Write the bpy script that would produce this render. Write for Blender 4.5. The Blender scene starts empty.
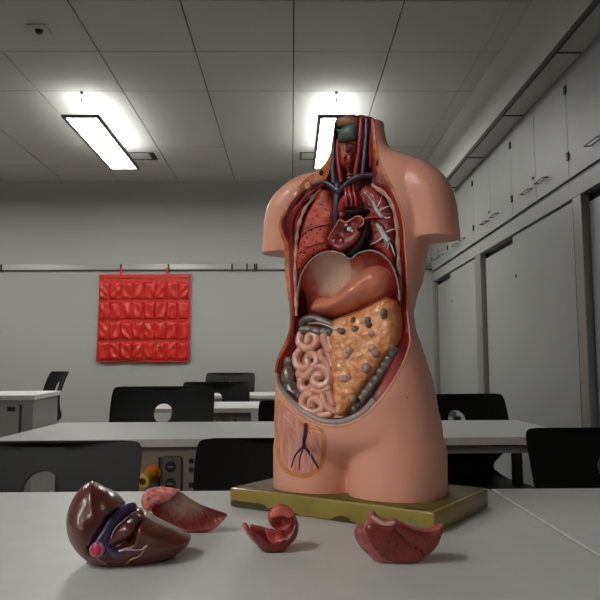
import bpy, bmesh, math, random
import numpy as np
from math import sin, cos, pi, sqrt, radians, atan, atan2, floor
from mathutils import Vector, Matrix
from mathutils.bvhtree import BVHTree
from mathutils.geometry import delaunay_2d_cdt

random.seed(7)
S = bpy.context.scene
COL = S.collection

# ------------------------------------------------------------------ camera
FPX = 690.0
PITCH, YAW, ROLL, CAMH = atan(66/690), atan(9/690), radians(.27), 1.005
cf = Vector((sin(YAW)*cos(PITCH), cos(YAW)*cos(PITCH), sin(PITCH)))
cr = Vector((cos(YAW), -sin(YAW), 0)); cu = cr.cross(cf)
cr2 = cr*cos(ROLL)-cu*sin(ROLL); cu2 = cu*cos(ROLL)+cr*sin(ROLL)
CAMP = Vector((0, 0, CAMH))
cam = bpy.data.cameras.new('camera'); camo = bpy.data.objects.new('camera', cam); COL.objects.link(camo)
M_ = Matrix((cr2, cu2, -cf)).transposed().to_4x4(); M_.translation = CAMP
camo.matrix_world = M_
cam.sensor_width = 36; cam.lens = FPX/600*36; cam.clip_start = .02
S.camera = camo

# ------------------------------------------------------------------ world, exposure, light levels
w = bpy.data.worlds.new('world'); S.world = w; w.use_nodes = True
w.node_tree.nodes['Background'].inputs[0].default_value = (.75, .85, 1, 1)
w.node_tree.nodes['Background'].inputs[1].default_value = .02
S.view_settings.view_transform = 'Standard'; S.view_settings.look = 'None'
S.view_settings.gamma = 1; S.view_settings.use_curve_mapping = False
S.view_settings.exposure = 1.17
LAMP_DOWN = 15.0        # emission of the lamp diffusers
LAMP_UP = 3.2           # the light they throw onto the ceiling
LAMP_SPOTS = [(-1.555, 5.66), (.345, 5.66), (-3.455, 5.66), (-1.555, -.1), (-3.455, -.1), (-1.555, -3.2), (-3.455, -3.2)]  # rear row: unseen lamps, added as fill for the torso front

# ------------------------------------------------------------------ helpers
def lin(c):
    return tuple(((v/255)/12.92 if v/255 <= .04045 else ((v/255+.055)/1.055)**2.4) for v in c)+(1,)

def mat(name, col, rough=.5, metal=0, bump=0, bscale=40, noise=0, nscale=8, col2=None, coat=0, stretch=(1, 1, 1), spec=.5, detail=3, emit=None):
    m = bpy.data.materials.new(name); m.use_nodes = True
    nt = m.node_tree; b = nt.nodes['Principled BSDF']
    b.inputs['Base Color'].default_value = lin(col)
    b.inputs['Roughness'].default_value = rough; b.inputs['Metallic'].default_value = metal
    b.inputs['Coat Weight'].default_value = coat; b.inputs['Coat Roughness'].default_value = .15
    b.inputs['Specular IOR Level'].default_value = spec
    tc = nt.nodes.new('ShaderNodeTexCoord'); mp = nt.nodes.new('ShaderNodeMapping')
    mp.inputs['Scale'].default_value = stretch
    nt.links.new(tc.outputs['Object'], mp.inputs[0])
    if noise or col2:
        n = nt.nodes.new('ShaderNodeTexNoise'); n.inputs['Scale'].default_value = nscale; n.inputs['Detail'].default_value = detail
        nt.links.new(mp.outputs[0], n.inputs[0])
        r = nt.nodes.new('ShaderNodeValToRGB'); r.color_ramp.elements[0].position = .35; r.color_ramp.elements[1].position = .65
        c2 = col2 or tuple(max(0, v*(1-noise)) for v in col)
        r.color_ramp.elements[0].color = lin(c2); r.color_ramp.elements[1].color = lin(col)
        nt.links.new(n.outputs[0], r.inputs[0]); nt.links.new(r.outputs[0], b.inputs['Base Color'])
    if bump:
        n = nt.nodes.new('ShaderNodeTexNoise'); n.inputs['Scale'].default_value = bscale; n.inputs['Detail'].default_value = 4
        nt.links.new(mp.outputs[0], n.inputs[0])
        bp = nt.nodes.new('ShaderNodeBump'); bp.inputs['Strength'].default_value = bump; bp.inputs['Distance'].default_value = .004
        nt.links.new(n.outputs[0], bp.inputs['Height']); nt.links.new(bp.outputs[0], b.inputs['Normal'])
    if emit:
        b.inputs['Emission Color'].default_value = lin(col); b.inputs['Emission Strength'].default_value = emit
    return m

def spots(m, scale, size, col, rnd=1.0):
    """dark painted specks over whatever feeds the base colour"""
    nt = m.node_tree; b = nt.nodes['Principled BSDF']
    tc = nt.nodes.new('ShaderNodeTexCoord'); v = nt.nodes.new('ShaderNodeTexVoronoi'); v.inputs['Scale'].default_value = scale
    v.inputs['Randomness'].default_value = rnd
    nt.links.new(tc.outputs['Object'], v.inputs['Vector'])
    lt = nt.nodes.new('ShaderNodeMath'); lt.operation = 'LESS_THAN'; lt.inputs[1].default_value = size
    nt.links.new(v.outputs['Distance'], lt.inputs[0])
    mx = nt.nodes.new('ShaderNodeMix'); mx.data_type = 'RGBA'
    src = b.inputs['Base Color'].links[0].from_socket if b.inputs['Base Color'].links else None
    nt.links.new(lt.outputs[0], mx.inputs['Factor'])
    if src: nt.links.new(src, mx.inputs['A'])
    else: mx.inputs['A'].default_value = b.inputs['Base Color'].default_value
    mx.inputs['B'].default_value = lin(col)
    nt.links.new(mx.outputs['Result'], b.inputs['Base Color'])
    return m

class MB:
    def __init__(s): s.v = []; s.f = []; s.mi = []
    def add(s, vs, fs, mi=0):
        o = len(s.v); s.v += [tuple(v) for v in vs]; s.f += [tuple(o+i for i in f) for f in fs]; s.mi += [mi]*len(fs)
        return s
    def box(s, x0, x1, y0, y1, z0, z1, mi=0):
        v = [(x, y, z) for z in (z0, z1) for y in (y0, y1) for x in (x0, x1)]
        return s.add(v, [(0, 2, 3, 1), (4, 5, 7, 6), (0, 1, 5, 4), (2, 6, 7, 3), (0, 4, 6, 2), (1, 3, 7, 5)], mi)
    def tube(s, pts, rad, n=10, mi=0, caps=True, smooth=True, sub=6, flat=None, closed=False):
        P = [Vector(p) for p in pts]; R = list(rad) if hasattr(rad, '__len__') else [rad]*len(P)
        if smooth and len(P) > 2:
            P, R = crom(P, R, sub, closed)
        m = len(P); rings = []
        T = []
        for i in range(m):
            a = P[(i-1) % m] if (i or closed) else P[0]; b = P[(i+1) % m] if (i < m-1 or closed) else P[-1]
            t = (b-a); T.append(t.normalized() if t.length > 1e-9 else Vector((0, 0, 1)))
        up = Vector((0, -1, 0)) if abs(T[0].y) < .9 else Vector((1, 0, 0))
        N = (up-T[0]*up.dot(T[0])).normalized()
        vs = []
        for i in range(m):
            N = (N-T[i]*N.dot(T[i])); N = N.normalized() if N.length > 1e-6 else up
            B = T[i].cross(N)
            for k in range(n):
                a = 2*pi*k/n
                vs.append(P[i]+(N*cos(a)*(flat or 1)+B*sin(a))*R[i])
        fs = []
        for i in range(m if closed else m-1):
            j = (i+1) % m
            for k in range(n):
                fs.append((i*n+k, i*n+(k+1) % n, j*n+(k+1) % n, j*n+k))
        if caps and not closed:
            for e, sg in ((0, -1), (m-1, 1)):
                c = len(vs)
                # rounded cap
                q = []
                for k in range(n): q.append(P[e]+(vs[e*n+k]-P[e])*.7+T[e]*sg*R[e]*.5)
                vs += q; vs.append(P[e]+T[e]*sg*R[e]*.75)
                for k in range(n):
                    a, b2 = e*n+k, e*n+(k+1) % n; c1, d1 = c+k, c+(k+1) % n
                    if sg > 0: fs += [(a, b2, d1, c1), (c1, d1, c+n)]
                    else: fs += [(b2, a, c1, d1), (d1, c1, c+n)]
        return s.add(vs, fs, mi)
    def cyl(s, p0, p1, r0, r1=None, n=24, mi=0):
        r1 = r0 if r1 is None else r1
        p0 = Vector(p0); p1 = Vector(p1); t = (p1-p0).normalized()
        a = Vector((1, 0, 0)) if abs(t.x) < .8 else Vector((0, 1, 0)); N = (a-t*a.dot(t)).normalized(); B = t.cross(N)
        vs = [p+(N*cos(2*pi*k/n)+B*sin(2*pi*k/n))*r for p, r in ((p0, r0), (p1, r1)) for k in range(n)]
        fs = [(k, (k+1) % n, n+(k+1) % n, n+k) for k in range(n)]+[tuple(range(n))[::-1], tuple(range(n, 2*n))]
        return s.add(vs, fs, mi)
    def ball(s, c, r, mi=0, n=12, m=8):
        rx, ry, rz = r if hasattr(r, '__len__') else (r, r, r)
        vs = [(c[0], c[1], c[2]-rz)]; fs = []
        for i in range(1, m):
            th = pi*i/m
            for k in range(n): vs.append((c[0]+rx*sin(th)*cos(2*pi*k/n), c[1]+ry*sin(th)*sin(2*pi*k/n), c[2]-rz*cos(th)))
        vs.append((c[0], c[1], c[2]+rz)); L = len(vs)-1
        for k in range(n): fs.append((0, 1+(k+1) % n, 1+k)); fs.append((L, 1+(m-2)*n+k, 1+(m-2)*n+(k+1) % n))
        for i in range(m-2):
            for k in range(n): a = 1+i*n+k; b = 1+i*n+(k+1) % n; fs.append((a, b, b+n, a+n))
        return s.add(vs, fs, mi)
    def mesh(s, name, mats):
        me = bpy.data.meshes.new(name); me.from_pydata(s.v, [], s.f)
        for m in (mats if isinstance(mats, (list, tuple)) else [mats]): me.materials.append(m)
        for p, i in zip(me.polygons, s.mi): p.material_index = i
        me.update(); return me
    def build(s, name, mats, parent=None, smooth=40, bevel=0, fixn=True):
        me = s.mesh(name, mats)
        return link(name, me, parent, smooth, bevel, fixn)

def link(name, me, parent=None, smooth=40, bevel=0, fixn=False):
    o = bpy.data.objects.new(name, me); COL.objects.link(o); o.parent = parent
    bm = bmesh.new(); bm.from_mesh(me)
    if fixn: bmesh.ops.recalc_face_normals(bm, faces=bm.faces)
    if bevel:
        es = [e for e in bm.edges if len(e.link_faces) == 2 and e.calc_face_angle(0) > radians(40)]
        bmesh.ops.bevel(bm, geom=es, offset=bevel, segments=2, affect='EDGES', profile=.5, clamp_overlap=True)
    if smooth:
        for f in bm.faces: f.smooth = True
        for e in bm.edges:
            if len(e.link_faces) == 2 and e.calc_face_angle(0) > radians(smooth): e.smooth = False
    bm.to_mesh(me); bm.free()
    return o

def crom(P, R=None, sub=6, closed=False):
    n = len(P); out = []; ro = []
    P = [np.array(p, float) for p in P]
    rng = n if closed else n-1
    for i in range(rng):
        g = (lambda k: P[k % n]) if closed else (lambda k: P[min(max(k, 0), n-1)])
        a, b, c, d = g(i-1), g(i), g(i+1), g(i+2)
        for k in range(sub):
            t = k/sub
            out.append(.5*(2*b+(c-a)*t+(2*a-5*b+4*c-d)*t*t+(3*b-a-3*c+d)*t**3))
            if R is not None: ro.append(R[i % n]*(1-t)+R[(i+1) % n]*t)
    if not closed:
        out.append(P[-1]);
        if R is not None: ro.append(R[-1])
    if R is None: return out
    return [Vector(p) for p in out], ro

def tag(o, label=None, cat=None, group=None, kind=None):
    if label: o['label'] = label
    if cat: o['category'] = cat
    if group: o['group'] = group
    if kind: o['kind'] = kind
    return o
def empty(name, loc, rz=0, label=None, cat=None, group=None):
    o = bpy.data.objects.new(name, None); COL.objects.link(o); o.location = loc; o.rotation_euler = (0, 0, rz)
    o.empty_display_size = .1
    return tag(o, label, cat, group)
def copy_tree(o, parent=None, loc=None, rz=None, label=None):
    c = o.copy(); COL.objects.link(c)
    if parent: c.parent = parent
    if loc is not None: c.location = loc
    if rz is not None: c.rotation_euler = (0, 0, rz)
    if label: c['label'] = label
    for ch in list(o.children): copy_tree(ch, c)
    return c
def struct(name, mb, m, label=None, **k):
    o = mb.build(name, m, None, **k); o['kind'] = 'structure'
    if label: o['label'] = label
    return o

# ---- 2D region meshing
def pip(x, y, poly):
    n = len(poly); c = np.zeros(np.shape(x), bool); j = n-1
    for i in range(n):
        xi, yi = poly[i]; xj, yj = poly[j]
        hit = ((yi > y) != (yj > y)) & (x < (xj-xi)*(y-yi)/((yj-yi) if yj != yi else 1e-12)+xi)
        c ^= hit; j = i
    return c
def bdist(x, y, poly):
    p = np.array(poly); q = np.roll(p, -1, 0); d = np.full(np.shape(x), 1e9)
    for (ax, ay), (bx, by) in zip(p, q):
        L = (bx-ax)**2+(by-ay)**2
        t = np.clip(((x-ax)*(bx-ax)+(y-ay)*(by-ay))/(L or 1e-12), 0, 1)
        d = np.minimum(d, np.hypot(x-ax-t*(bx-ax), y-ay-t*(by-ay)))
    return d
def fill2d(outline, s, holes=()):
    """triangulate a region with an inner grid; returns verts, tris, distance to the rim"""
    loops = [list(map(tuple, outline))]+[list(map(tuple, h)) for h in holes]
    V = []; E = []
    for L in loops:
        o = len(V); V += L; E += [(o+i, o+(i+1) % len(L)) for i in range(len(L))]
    a = np.array(loops[0]); x0, y0 = a.min(0); x1, y1 = a.max(0)
    gx, gy = np.meshgrid(np.arange(x0+s/2, x1, s), np.arange(y0+s/2, y1, s*.866))
    gx = gx+((np.arange(gx.shape[0]) % 2)*s/2)[:, None]
    gx = gx.ravel(); gy = gy.ravel()
    ok = pip(gx, gy, loops[0]) & (bdist(gx, gy, loops[0]) > s*.45)
    for h in loops[1:]: ok &= ~pip(gx, gy, h) & (bdist(gx, gy, h) > s*.45)
    V += list(zip(gx[ok], gy[ok]))
    ov, oe, of, *_ = delaunay_2d_cdt([Vector(v) for v in V], E, [], 0, 1e-7)
    ov = np.array([tuple(v) for v in ov]); tr = np.array([f for f in of if len(f) == 3])
    c = ov[tr].mean(1); k = pip(c[:, 0], c[:, 1], loops[0])
    for h in loops[1:]: k &= ~pip(c[:, 0], c[:, 1], h)
    tr = tr[k]
    d = bdist(ov[:, 0], ov[:, 1], loops[0])
    for h in loops[1:]: d = np.minimum(d, bdist(ov[:, 0], ov[:, 1], h))
    return ov, tr, d
def solid_mesh(ov, tr, front, back):
    """front/back: arrays of 3D positions for every 2D vertex"""
    n = len(ov); m = MB(); tr = [tuple(int(i) for i in t) for t in tr]
    ec = {}
    for t in tr:
        for i in range(3):
            a, b = t[i], t[(i+1) % 3]; ec[(a, b)] = ec.get((a, b), 0)+1
    fs = list(tr)+[(n+t[2], n+t[1], n+t[0]) for t in tr]
    for (a, b) in ec:
        if (b, a) not in ec: fs.append((b, a, n+a, n+b))
    m.add([tuple(p) for p in front]+[tuple(p) for p in back], fs)
    return m
def dome(d, R): 
    t = np.clip(d/R, 0, 1); return np.sqrt(1-(1-t)**2)
def rrect(w_, h_, r, n=6, cx=0, cy=0):
    out = []
    for sx, sy, a0 in ((1, 1, 0), (-1, 1, 90), (-1, -1, 180), (1, -1, 270)):
        for k in range(n+1):
            a = radians(a0+90*k/n); out.append((cx+sx*(w_/2-r)+r*cos(a), cy+sy*(h_/2-r)+r*sin(a)))
    return out

# ------------------------------------------------------------------ materials
m_wall = mat('wall_paint', (164, 165, 160), .85, bump=.15, bscale=120)
m_ceil = mat('ceiling_panel', (190, 191, 187), .8, bump=.05, bscale=200)
m_ceil_gap = mat('ceiling_gap', (70, 70, 66), .8)
m_floor = mat('floor_vinyl', (122, 112, 100), .35, noise=.12, nscale=5)
m_cab = mat('cabinet_laminate', (140, 142, 138), .5, noise=.03, nscale=3)
m_cab2 = mat('cabinet_sliding_laminate', (142, 144, 141), .45)
m_post = mat('aluminium_post', (140, 138, 132), .4, metal=.5)
m_black = mat('black_plastic', (12, 12, 13), .5)
m_shell = mat('chair_shell', (7, 7, 8), .5, bump=.1, bscale=600, spec=.22)
m_chrome = mat('chair_steel', (150, 150, 150), .25, metal=1)
m_top = mat('table_laminate', (198, 200, 197), .42, noise=.02, nscale=30)
m_edge = mat('table_edge', (196, 188, 182), .5)
m_leg = mat('table_steel', (150, 146, 138), .4, metal=.2)
m_darkleg = mat('table_dark_steel', (40, 40, 40), .4)
m_alu = mat('aluminium_rail', (165, 163, 155), .35, metal=.6)
m_lampframe = mat('lamp_aluminium', (95, 95, 93), .4, metal=.3)
m_red = mat('red_vinyl', (206, 36, 24), .38, noise=.08, nscale=20, spec=.5)
m_redd = mat('red_vinyl_seam', (160, 18, 14), .5)
m_wire = mat('steel_wire', (150, 150, 150), .3, metal=1)
m_emit = mat('lamp_diffuser', (255, 253, 249), .5, emit=LAMP_DOWN)
m_emitup = mat('lamp_uplight', (255, 253, 249), .5, emit=LAMP_UP)

# ------------------------------------------------------------------ room shell
XL, XR, YB, YF, ZC = -5.2, 2.1, -5.0, 7.5, 3.045
struct('floor', MB().box(XL-.1, XR+.1, YB-.1, YF+.1, -.1, 0), m_floor, smooth=0)
struct('wall_back', MB().box(XL-.1, XR+.1, YF, YF+.1, 0, ZC+.1), m_wall, smooth=0)
struct('wall_left', MB().box(XL-.1, XL, YB, YF, 0, ZC+.1), m_wall, smooth=0)
struct('wall_right', MB().box(XR, XR+.1, YB, YF, 0, ZC+.1), m_wall, smooth=0)
struct('wall_front', MB().box(XL-.1, XR+.1, YB-.1, YB, 0, ZC+.1), m_wall, smooth=0)
cm = MB(); cm.box(XL, XR, YB, YF, ZC+.02, ZC+.1, 1)
xs = [-1.242-.627*k for k in range(6, 0, -1)]+[-1.242, -.615, .022, .645, 1.37]
xs = [XL]+xs
ys = [YB]+[3.69-.64*k for k in range(13, 0, -1)]+[3.69, 4.325, 4.97, 6.28, 6.87, YF]
g = .004
for i in range(len(xs)-1):
    for j in range(len(ys)-1):
        cm.box(xs[i]+g, xs[i+1]-g, ys[j]+g, ys[j+1]-g, ZC, ZC+.015)
# inspection strip beside the bulkhead
struct('ceiling', cm, [m_ceil, m_ceil_gap], smooth=0)
struct('trim_1', MB().box(1.25, 1.253, YB, YF, ZC-.002, ZC+.001), m_alu, 'thin aluminium line along the ceiling beside the bulkhead', smooth=0)  # thin aluminium line on the ceiling surface
bk = MB(); bk.box(1.37, XR, YB, YF, 2.61, ZC+.018)
struct('trim_2', bk, m_ceil, 'pale bulkhead hanging from the ceiling above the wall cupboards', smooth=0, bevel=.004)
bk = MB(); bk.box(1.362, 1.37, YB, YF, 2.605, 2.635); bk.box(1.362, 1.372, YB, YF, 2.60, 2.61)
for yy in (2.5, 3.4, 4.3, 5.2, 6.1, 7.0): bk.box(1.374, 1.5, yy, yy+.006, 2.603, 2.611)
struct('trim_3', bk, m_ceil_gap, 'dark edge strip under the bulkhead', smooth=0)
struct('baseboard_back', MB().box(XL, 1.48, YF-.015, YF, 0, .08), m_black, smooth=0)

# picture rail on the back wall, with its clips
rail = empty('picture_rail', (0, YF, 2.09), 0, 'long aluminium hanging rail running across the back wall', 'rail')
MB().box(XL, XR-.02, -.016, 0, -.03, .032).build('rail_profile', m_alu, rail, smooth=0, bevel=.003)
MB().box(XL, XR-.02, -.02, -.001, -.042, -.03).build('dark_strip', m_ceil_gap, rail, smooth=0)  # dark line along the lower edge of the rail
for px in (2, 121, 168.5, 232, 247, 254.5, 256.5):
    x = (px-291)/690*7.5*1.003
    MB().box(x-.008, x+.008, -.03, 0, -.05, .03).build('clip', m_black, rail, smooth=0)

# ceiling lamps --------------------------------------------------------
def make_lamp():
    t = empty('pendant_lamp', (0, 0, 2.845), 0)
    W, L = .14, .69
    f = MB()
    f.box(-W, -W+.026, -L, L, 0, .02); f.box(W-.026, W, -L, L, 0, .02)
    f.box(-W+.026, W-.026, -L, -L+.03, 0, .02); f.box(-W+.026, W-.026, L-.03, L, 0, .02)
    f.build('housing', m_lampframe, t, smooth=0, bevel=.002)
    MB().box(-W+.027, W-.027, -L+.031, L-.031, .003, .009).build('diffuser', m_emit, t, smooth=0)
    MB().box(-W+.027, W-.027, -L+.031, L-.031, .012, .018).build('uplight', m_emitup, t, smooth=0)
    for e in (-1, 1):
        wv = MB()
        wv.tube([(-.05, e*(L-.02), .02), (0, e*(L-.02), .12)], .0012, 6, smooth=False)
        wv.tube([(.05, e*(L-.02), .02), (0, e*(L-.02), .12)], .0012, 6, smooth=False)
        wv.tube([(0, e*(L-.02), .12), (0, e*(L-.02), .198)], .0015, 6, smooth=False)
        s = wv.build('suspension_wire', m_wire, t)
        MB().cyl((0, e*(L-.02), .125), (0, e*(L-.02), .15), .004, n=10).build('wire_clamp', m_lampframe, s)
        MB().cyl((0, e*(L-.02), .185), (0, e*(L-.02), .2), .012, n=14).build('ceiling_anchor', m_lampframe, s)
    return t
LL = ['lit rectangular pendant lamp over the red pocket chart, nearer the left of the photo',
      'lit rectangular pendant lamp hanging behind the neck of the torso model',
      'pendant lamp at the back, over the side desk', 'pendant lamp above the left end of the front tables',
      'pendant lamp near the left wall at the front', 'unseen pendant lamp added as fill light behind the viewer', 'unseen pendant lamp added as fill light to the rear, by the left wall']
lamp0 = make_lamp()
for i, (x, y) in enumerate(LAMP_SPOTS):
    o = lamp0 if i == 0 else copy_tree(lamp0)
    o.location = (x, y, 2.845); tag(o, LL[i], 'ceiling lamp', 'pendant lamps under the ceiling')

# ceiling vents + detector
def vent(x0, x1, y0, y1, label):
    t = empty('ceiling_vent', ((x0+x1)/2, (y0+y1)/2, ZC), 0, label, 'vent', 'slim ceiling vents beside the lamps')
    a, b = (x1-x0)/2, (y1-y0)/2
    f = MB(); e = .02
    f.box(-a, a, -b, -b+e, -.006, -.0005); f.box(-a, a, b-e, b, -.006, -.0005); f.box(-a, -a+e, -b+e, b-e, -.006, -.0005)
    f.build('frame', m_lampframe, t, smooth=0)
    MB().box(a-.05, a, -b+e, b-e, -.006, -.0005).build('slot', m_black, t, smooth=0)
vent(-1.80, -1.31, 6.44, 6.68, 'slim rectangular ceiling vent beside the lamp over the red pocket chart')
vent(.09, .60, 6.44, 6.68, 'slim rectangular ceiling vent beside the lamp behind the torso model')
t = empty('smoke_detector', (-1.52, 4.02, ZC), 0, 'small square ceiling sensor at the top left of the photo', 'sensor')
MB().box(-.06, .06, -.06, .06, -.012, -.0005).build('plate', m_ceil, t, bevel=.004)
MB().cyl((0, 0, -.03), (0, 0, -.012), .018, .026).build('sensor_eye', m_black, t)

# ------------------------------------------------------------------ wall cupboards on the right
CX = 1.5
def side_quad_handle(y, z, parent):
    h = MB(); r = .0038; o = Vector(parent.location)
    p = [(CX+.004, y-.075, z), (CX-.034, y-.07, z-.004), (CX-.034, y+.07, z-.004), (CX+.004, y+.075, z)]
    h.tube([Vector(q)-o for q in p], r, 8, smooth=False)
    h.tube([Vector((CX-.002, y-.075, z))-o, Vector((CX-.002, y+.075, z))-o], r*.8, 8, smooth=False)
    return h
ub = [1.67, 2.17, 2.67, 3.14, 3.618, 4.117, 4.568, 5.069, 5.555, 6.03, 6.50, 6.87, 7.24]
names = []
for k in range(0, 12, 2):
    y0, ym, y1 = ub[k], ub[k+1], ub[k+2]
    depth_word = ['nearest the viewer, cut by the photo edge', 'second from the viewer', 'third from the viewer', 'fourth from the viewer', 'fifth from the viewer, beside the shoulder', 'farthest, by the back wall'][k//2]
    t = empty('wall_cupboard', (CX, (y0+y1)/2, 1.995), 0, 'grey two-door wall cupboard, '+depth_word, 'cupboard', 'grey wall cupboards in a row under the bulkhead')
    o = Vector(t.location)
    MB().box(.018, XR-CX-.005, y0-o.y+.001, y1-o.y-.001, 0, .614).build('carcass', m_black, t, smooth=0)
    for a, b, s in ((y0, ym, 1), (ym, y1, -1)):
        d = MB().box(.0, .017, a-o.y+.002, b-o.y-.002, .006, .608).build('door', m_cab, t, smooth=0, bevel=.0015)
        hy = ym-s*.13
        side_quad_handle(hy, 2.095, t).build('handle', m_lampframe, d)
        hin = y0 if s == 1 else y1
        hy2 = hin-o.y+s*.008
        for zz in (.13, .5): MB().box(-.008, .0, hy2-.004, hy2+.004, zz-.022, zz+.022).build('hinge', m_black, d, smooth=0)
        if s == -1: MB().cyl((-.006, ym-o.y+.04, .16), (.001, ym-o.y+.04, .16), .010, n=12).build('lock', m_black, d)
struct('trim_4', MB().box(CX-.003, XR-.02, 1.67, 7.24, 1.885, 1.975).box(CX+.012, XR-.02, 1.67, 7.24, 1.975, 1.995, 1), [m_cab, m_black], 'grey fascia rail between the wall cupboards and the sliding doors', smooth=0)
# tall sliding-door cupboards
posts = [1.60, 3.48, 5.385, 7.16]; pw = [.10, .10, .15, .075]
for k in range(3):
    a = posts[k]+pw[k]; b = posts[k+1]
    t = empty('sliding_door_cupboard', (CX, (a+b)/2, 0), 0, 'tall grey sliding-door cupboard '+['nearest the viewer at the right photo edge', 'in the middle of the wall, behind the second table', 'farthest from the viewer, beside the torso waist'][k], 'cupboard', 'tall grey sliding-door cupboards along the right wall')
    oy = (a+b)/2; mid = a+(b-a)*.58
    MB().box(.06, XR-CX-.005, a-oy, b-oy, 0, 1.884).build('carcass', m_black, t, smooth=0)
    MB().box(.005, .06, a-oy, b-oy, 0, .07).build('plinth', m_black, t, smooth=0)
    d1 = MB().box(.012, .03, a-oy+.012, mid-oy, .075, 1.875).build('door', m_cab2, t, smooth=0, bevel=.0015)
    d2 = MB().box(.036, .054, mid-oy-.05, b-oy-.012, .075, 1.84).build('door', m_cab2, t, smooth=0, bevel=.0015)
    MB().cyl((.008, mid-oy-.05, 1.60), (.0125, mid-oy-.05, 1.60), .012, n=14).build('lock', m_black, d1)
    MB().box(.0, .03, a-oy, a-oy+.012, 0, 1.884).build('door_seal', m_black, t, smooth=0)
    MB().box(.04, .058, b-oy-.012, b-oy, 0, 1.884).build('door_seal', m_black, t, smooth=0)
for k in range(4):
    o = MB().box(CX-.003, XR-.02, posts[k], posts[k]+pw[k], 0, 1.884).build('trim_%d' % (k+5), m_post, None, smooth=0, bevel=.004)
    o['kind'] = 'structure'

# ------------------------------------------------------------------ red pocket chart
PC = empty('pocket_chart', (-1.595, YF-.034, 1.53), radians(0), 'red vinyl hanging pocket chart with four rows of eight pockets on the back wall', 'pocket chart')
PW, PH = 1.0, .945
pts = []
for i in range(21): pts.append((-PW/2+PW*i/20, -PH/2+.006*sin(i*1.3)))
for i in range(1, 12): pts.append((PW/2+.004*sin(i*2.), -PH/2+PH*i/12))
for i in range(21): pts.append((PW/2-PW*i/20+.012, PH/2))
for i in range(1, 12): pts.append((-PW/2+.02*(1-i/12), PH/2-PH*i/12))
ov, tr, d = fill2d(pts, .05)
yy = .004*np.sin(ov[:, 0]*9)*np.cos(ov[:, 1]*7)
fr = np.c_[ov[:, 0], -.006+yy, ov[:, 1]]; bk_ = np.c_[ov[:, 0], -.002+yy, ov[:, 1]]
solid_mesh(ov, tr, fr, bk_).build('backing', m_red, PC)
rnd = random.Random(3)
for r in range(4):
    for c in range(8):
        w_ = .122; x0 = -PW/2+.014+c*w_+ (3-r)*.004*0; z0 = PH/2-.06-(r+1)*.218+.012
        ou = [(x0+.004+(w_-.008)*i/6, z0) for i in range(7)]+[(x0+w_-.004, z0+.19*i/6) for i in range(1, 6)]+[(x0+w_-.004-(w_-.008)*i/6, z0+.19-.012*sin(pi*i/6)*rnd.uniform(.2, 1.6)) for i in range(7)]+[(x0+.004, z0+.19-.19*i/6) for i in range(1, 6)]
        ov, tr, d = fill2d(ou, .016)
        u = (ov[:, 0]-x0)/w_; v = (ov[:, 1]-z0)/.19
        a1, a2, a3, a4 = [rnd.uniform(-1, 1) for _ in range(4)]
        h = .012*dome(d, .03)+np.clip(d/.02, 0, 1)*(.010*np.sin(6*u+5*a1+3*v*a2)*np.sin(5*v+4*a3)+.006*np.sin(14*v*a4+9*u+a1*5))
        h = np.maximum(h, .0005)
        fr = np.c_[ov[:, 0], -.0105-h, ov[:, 1]]; bk_ = np.c_[ov[:, 0], np.full(len(ov), -.0075), ov[:, 1]]
        solid_mesh(ov, tr, fr, bk_).build('pocket', m_red, PC, smooth=60)
sm = MB()
for r in range(4):
    z = PH/2-.06-(r+1)*.218+.008
    sm.box(-PW/2+.01, PW/2-.01, -.013, -.006, z-.004, z+.003)
sm.build('seam', m_redd, PC, smooth=0)
MB().box(-PW/2+.012, PW/2+.008, -.013, -.002, PH/2-.04, PH/2+.002).build('top_hem', m_red, PC, smooth=0, bevel=.003)
for x in (-.25, .245):
    MB().box(x-.012, x+.012, -.01, -.004, PH/2-.005, PH/2+.075).build('hanging_loop', m_red, PC, smooth=0)
MB().cyl((.165, -.03, -.30), (.165, -.012, -.30), .014, n=14).build('snap_button', mat('button', (200, 120, 100), .3), PC)

# ------------------------------------------------------------------ tables
def make_table(x0, x1, y0, y1, label, beam=True):
    cx = (x0+x1)/2
    t = empty('classroom_table', (cx, y0, 0), 0, label, 'table', 'white classroom tables in rows')
    a = (x1-x0)/2-.0006; D = y1-y0
    MB().box(-a, a, 0, D, .722, .75).build('tabletop', [m_top], t, smooth=0, bevel=.002)
    MB().box(-a-.0004, a+.0004, -.0008, .0006, .723, .7485).box(-a-.0006, -a+.0006, 0, D, .723, .7485).box(a-.0006, a+.0006, 0, D, .723, .7485).build('edge_band', m_edge, t, smooth=0)
    uf = MB().box(-a+.03, a-.03, D-.06, D-.03, .69, .715).box(-a+.03, -a+.06, .03, D-.06, .69, .715).box(a-.06, a-.03, .03, D-.06, .69, .715).box(-a+.05, a-.05, .22, D-.05, .715, .722, 1)
    if beam: uf.box(-a+.06, a-.06, .03, .06, .69, .715)
    uf.build('underframe', [m_leg, m_black], t, smooth=0)
    for sx in (-1, 1):
        for yy in (.03, D-.07):
            x = sx*(a-.022)
            MB().box(x-.02, x+.02, yy, yy+.04, 0, .69).build('leg', m_darkleg, t, smooth=0, bevel=.003)
    return t
make_table(-.90, .409, .69, 1.455, 'white table at the front that carries the liver piece and most of the torso stand')
make_table(.412, 1.40, .69, 1.455, 'white table at the front right, past the seam beside the torso stand')
make_table(-1.065, -.01, 2.48, 3.24, 'white table in the second row, its left end by the side desk', False)
make_table(-.007, 1.05, 2.48, 3.24, 'white table in the second row, behind the torso and by the cupboards')
make_table(-1.065, -.01, 4.27, 5.05, 'white table in the third row, left of the torso', False)
make_table(-.007, 1.05, 4.27, 5.05, 'white table in the third row, hidden behind the torso waist')
make_table(-1.065, -.01, 6.15, 6.93, 'white table in the last row before the back wall')
make_table(-.007, 1.05, 6.15, 6.93, 'white table in the last row behind the torso')

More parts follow.
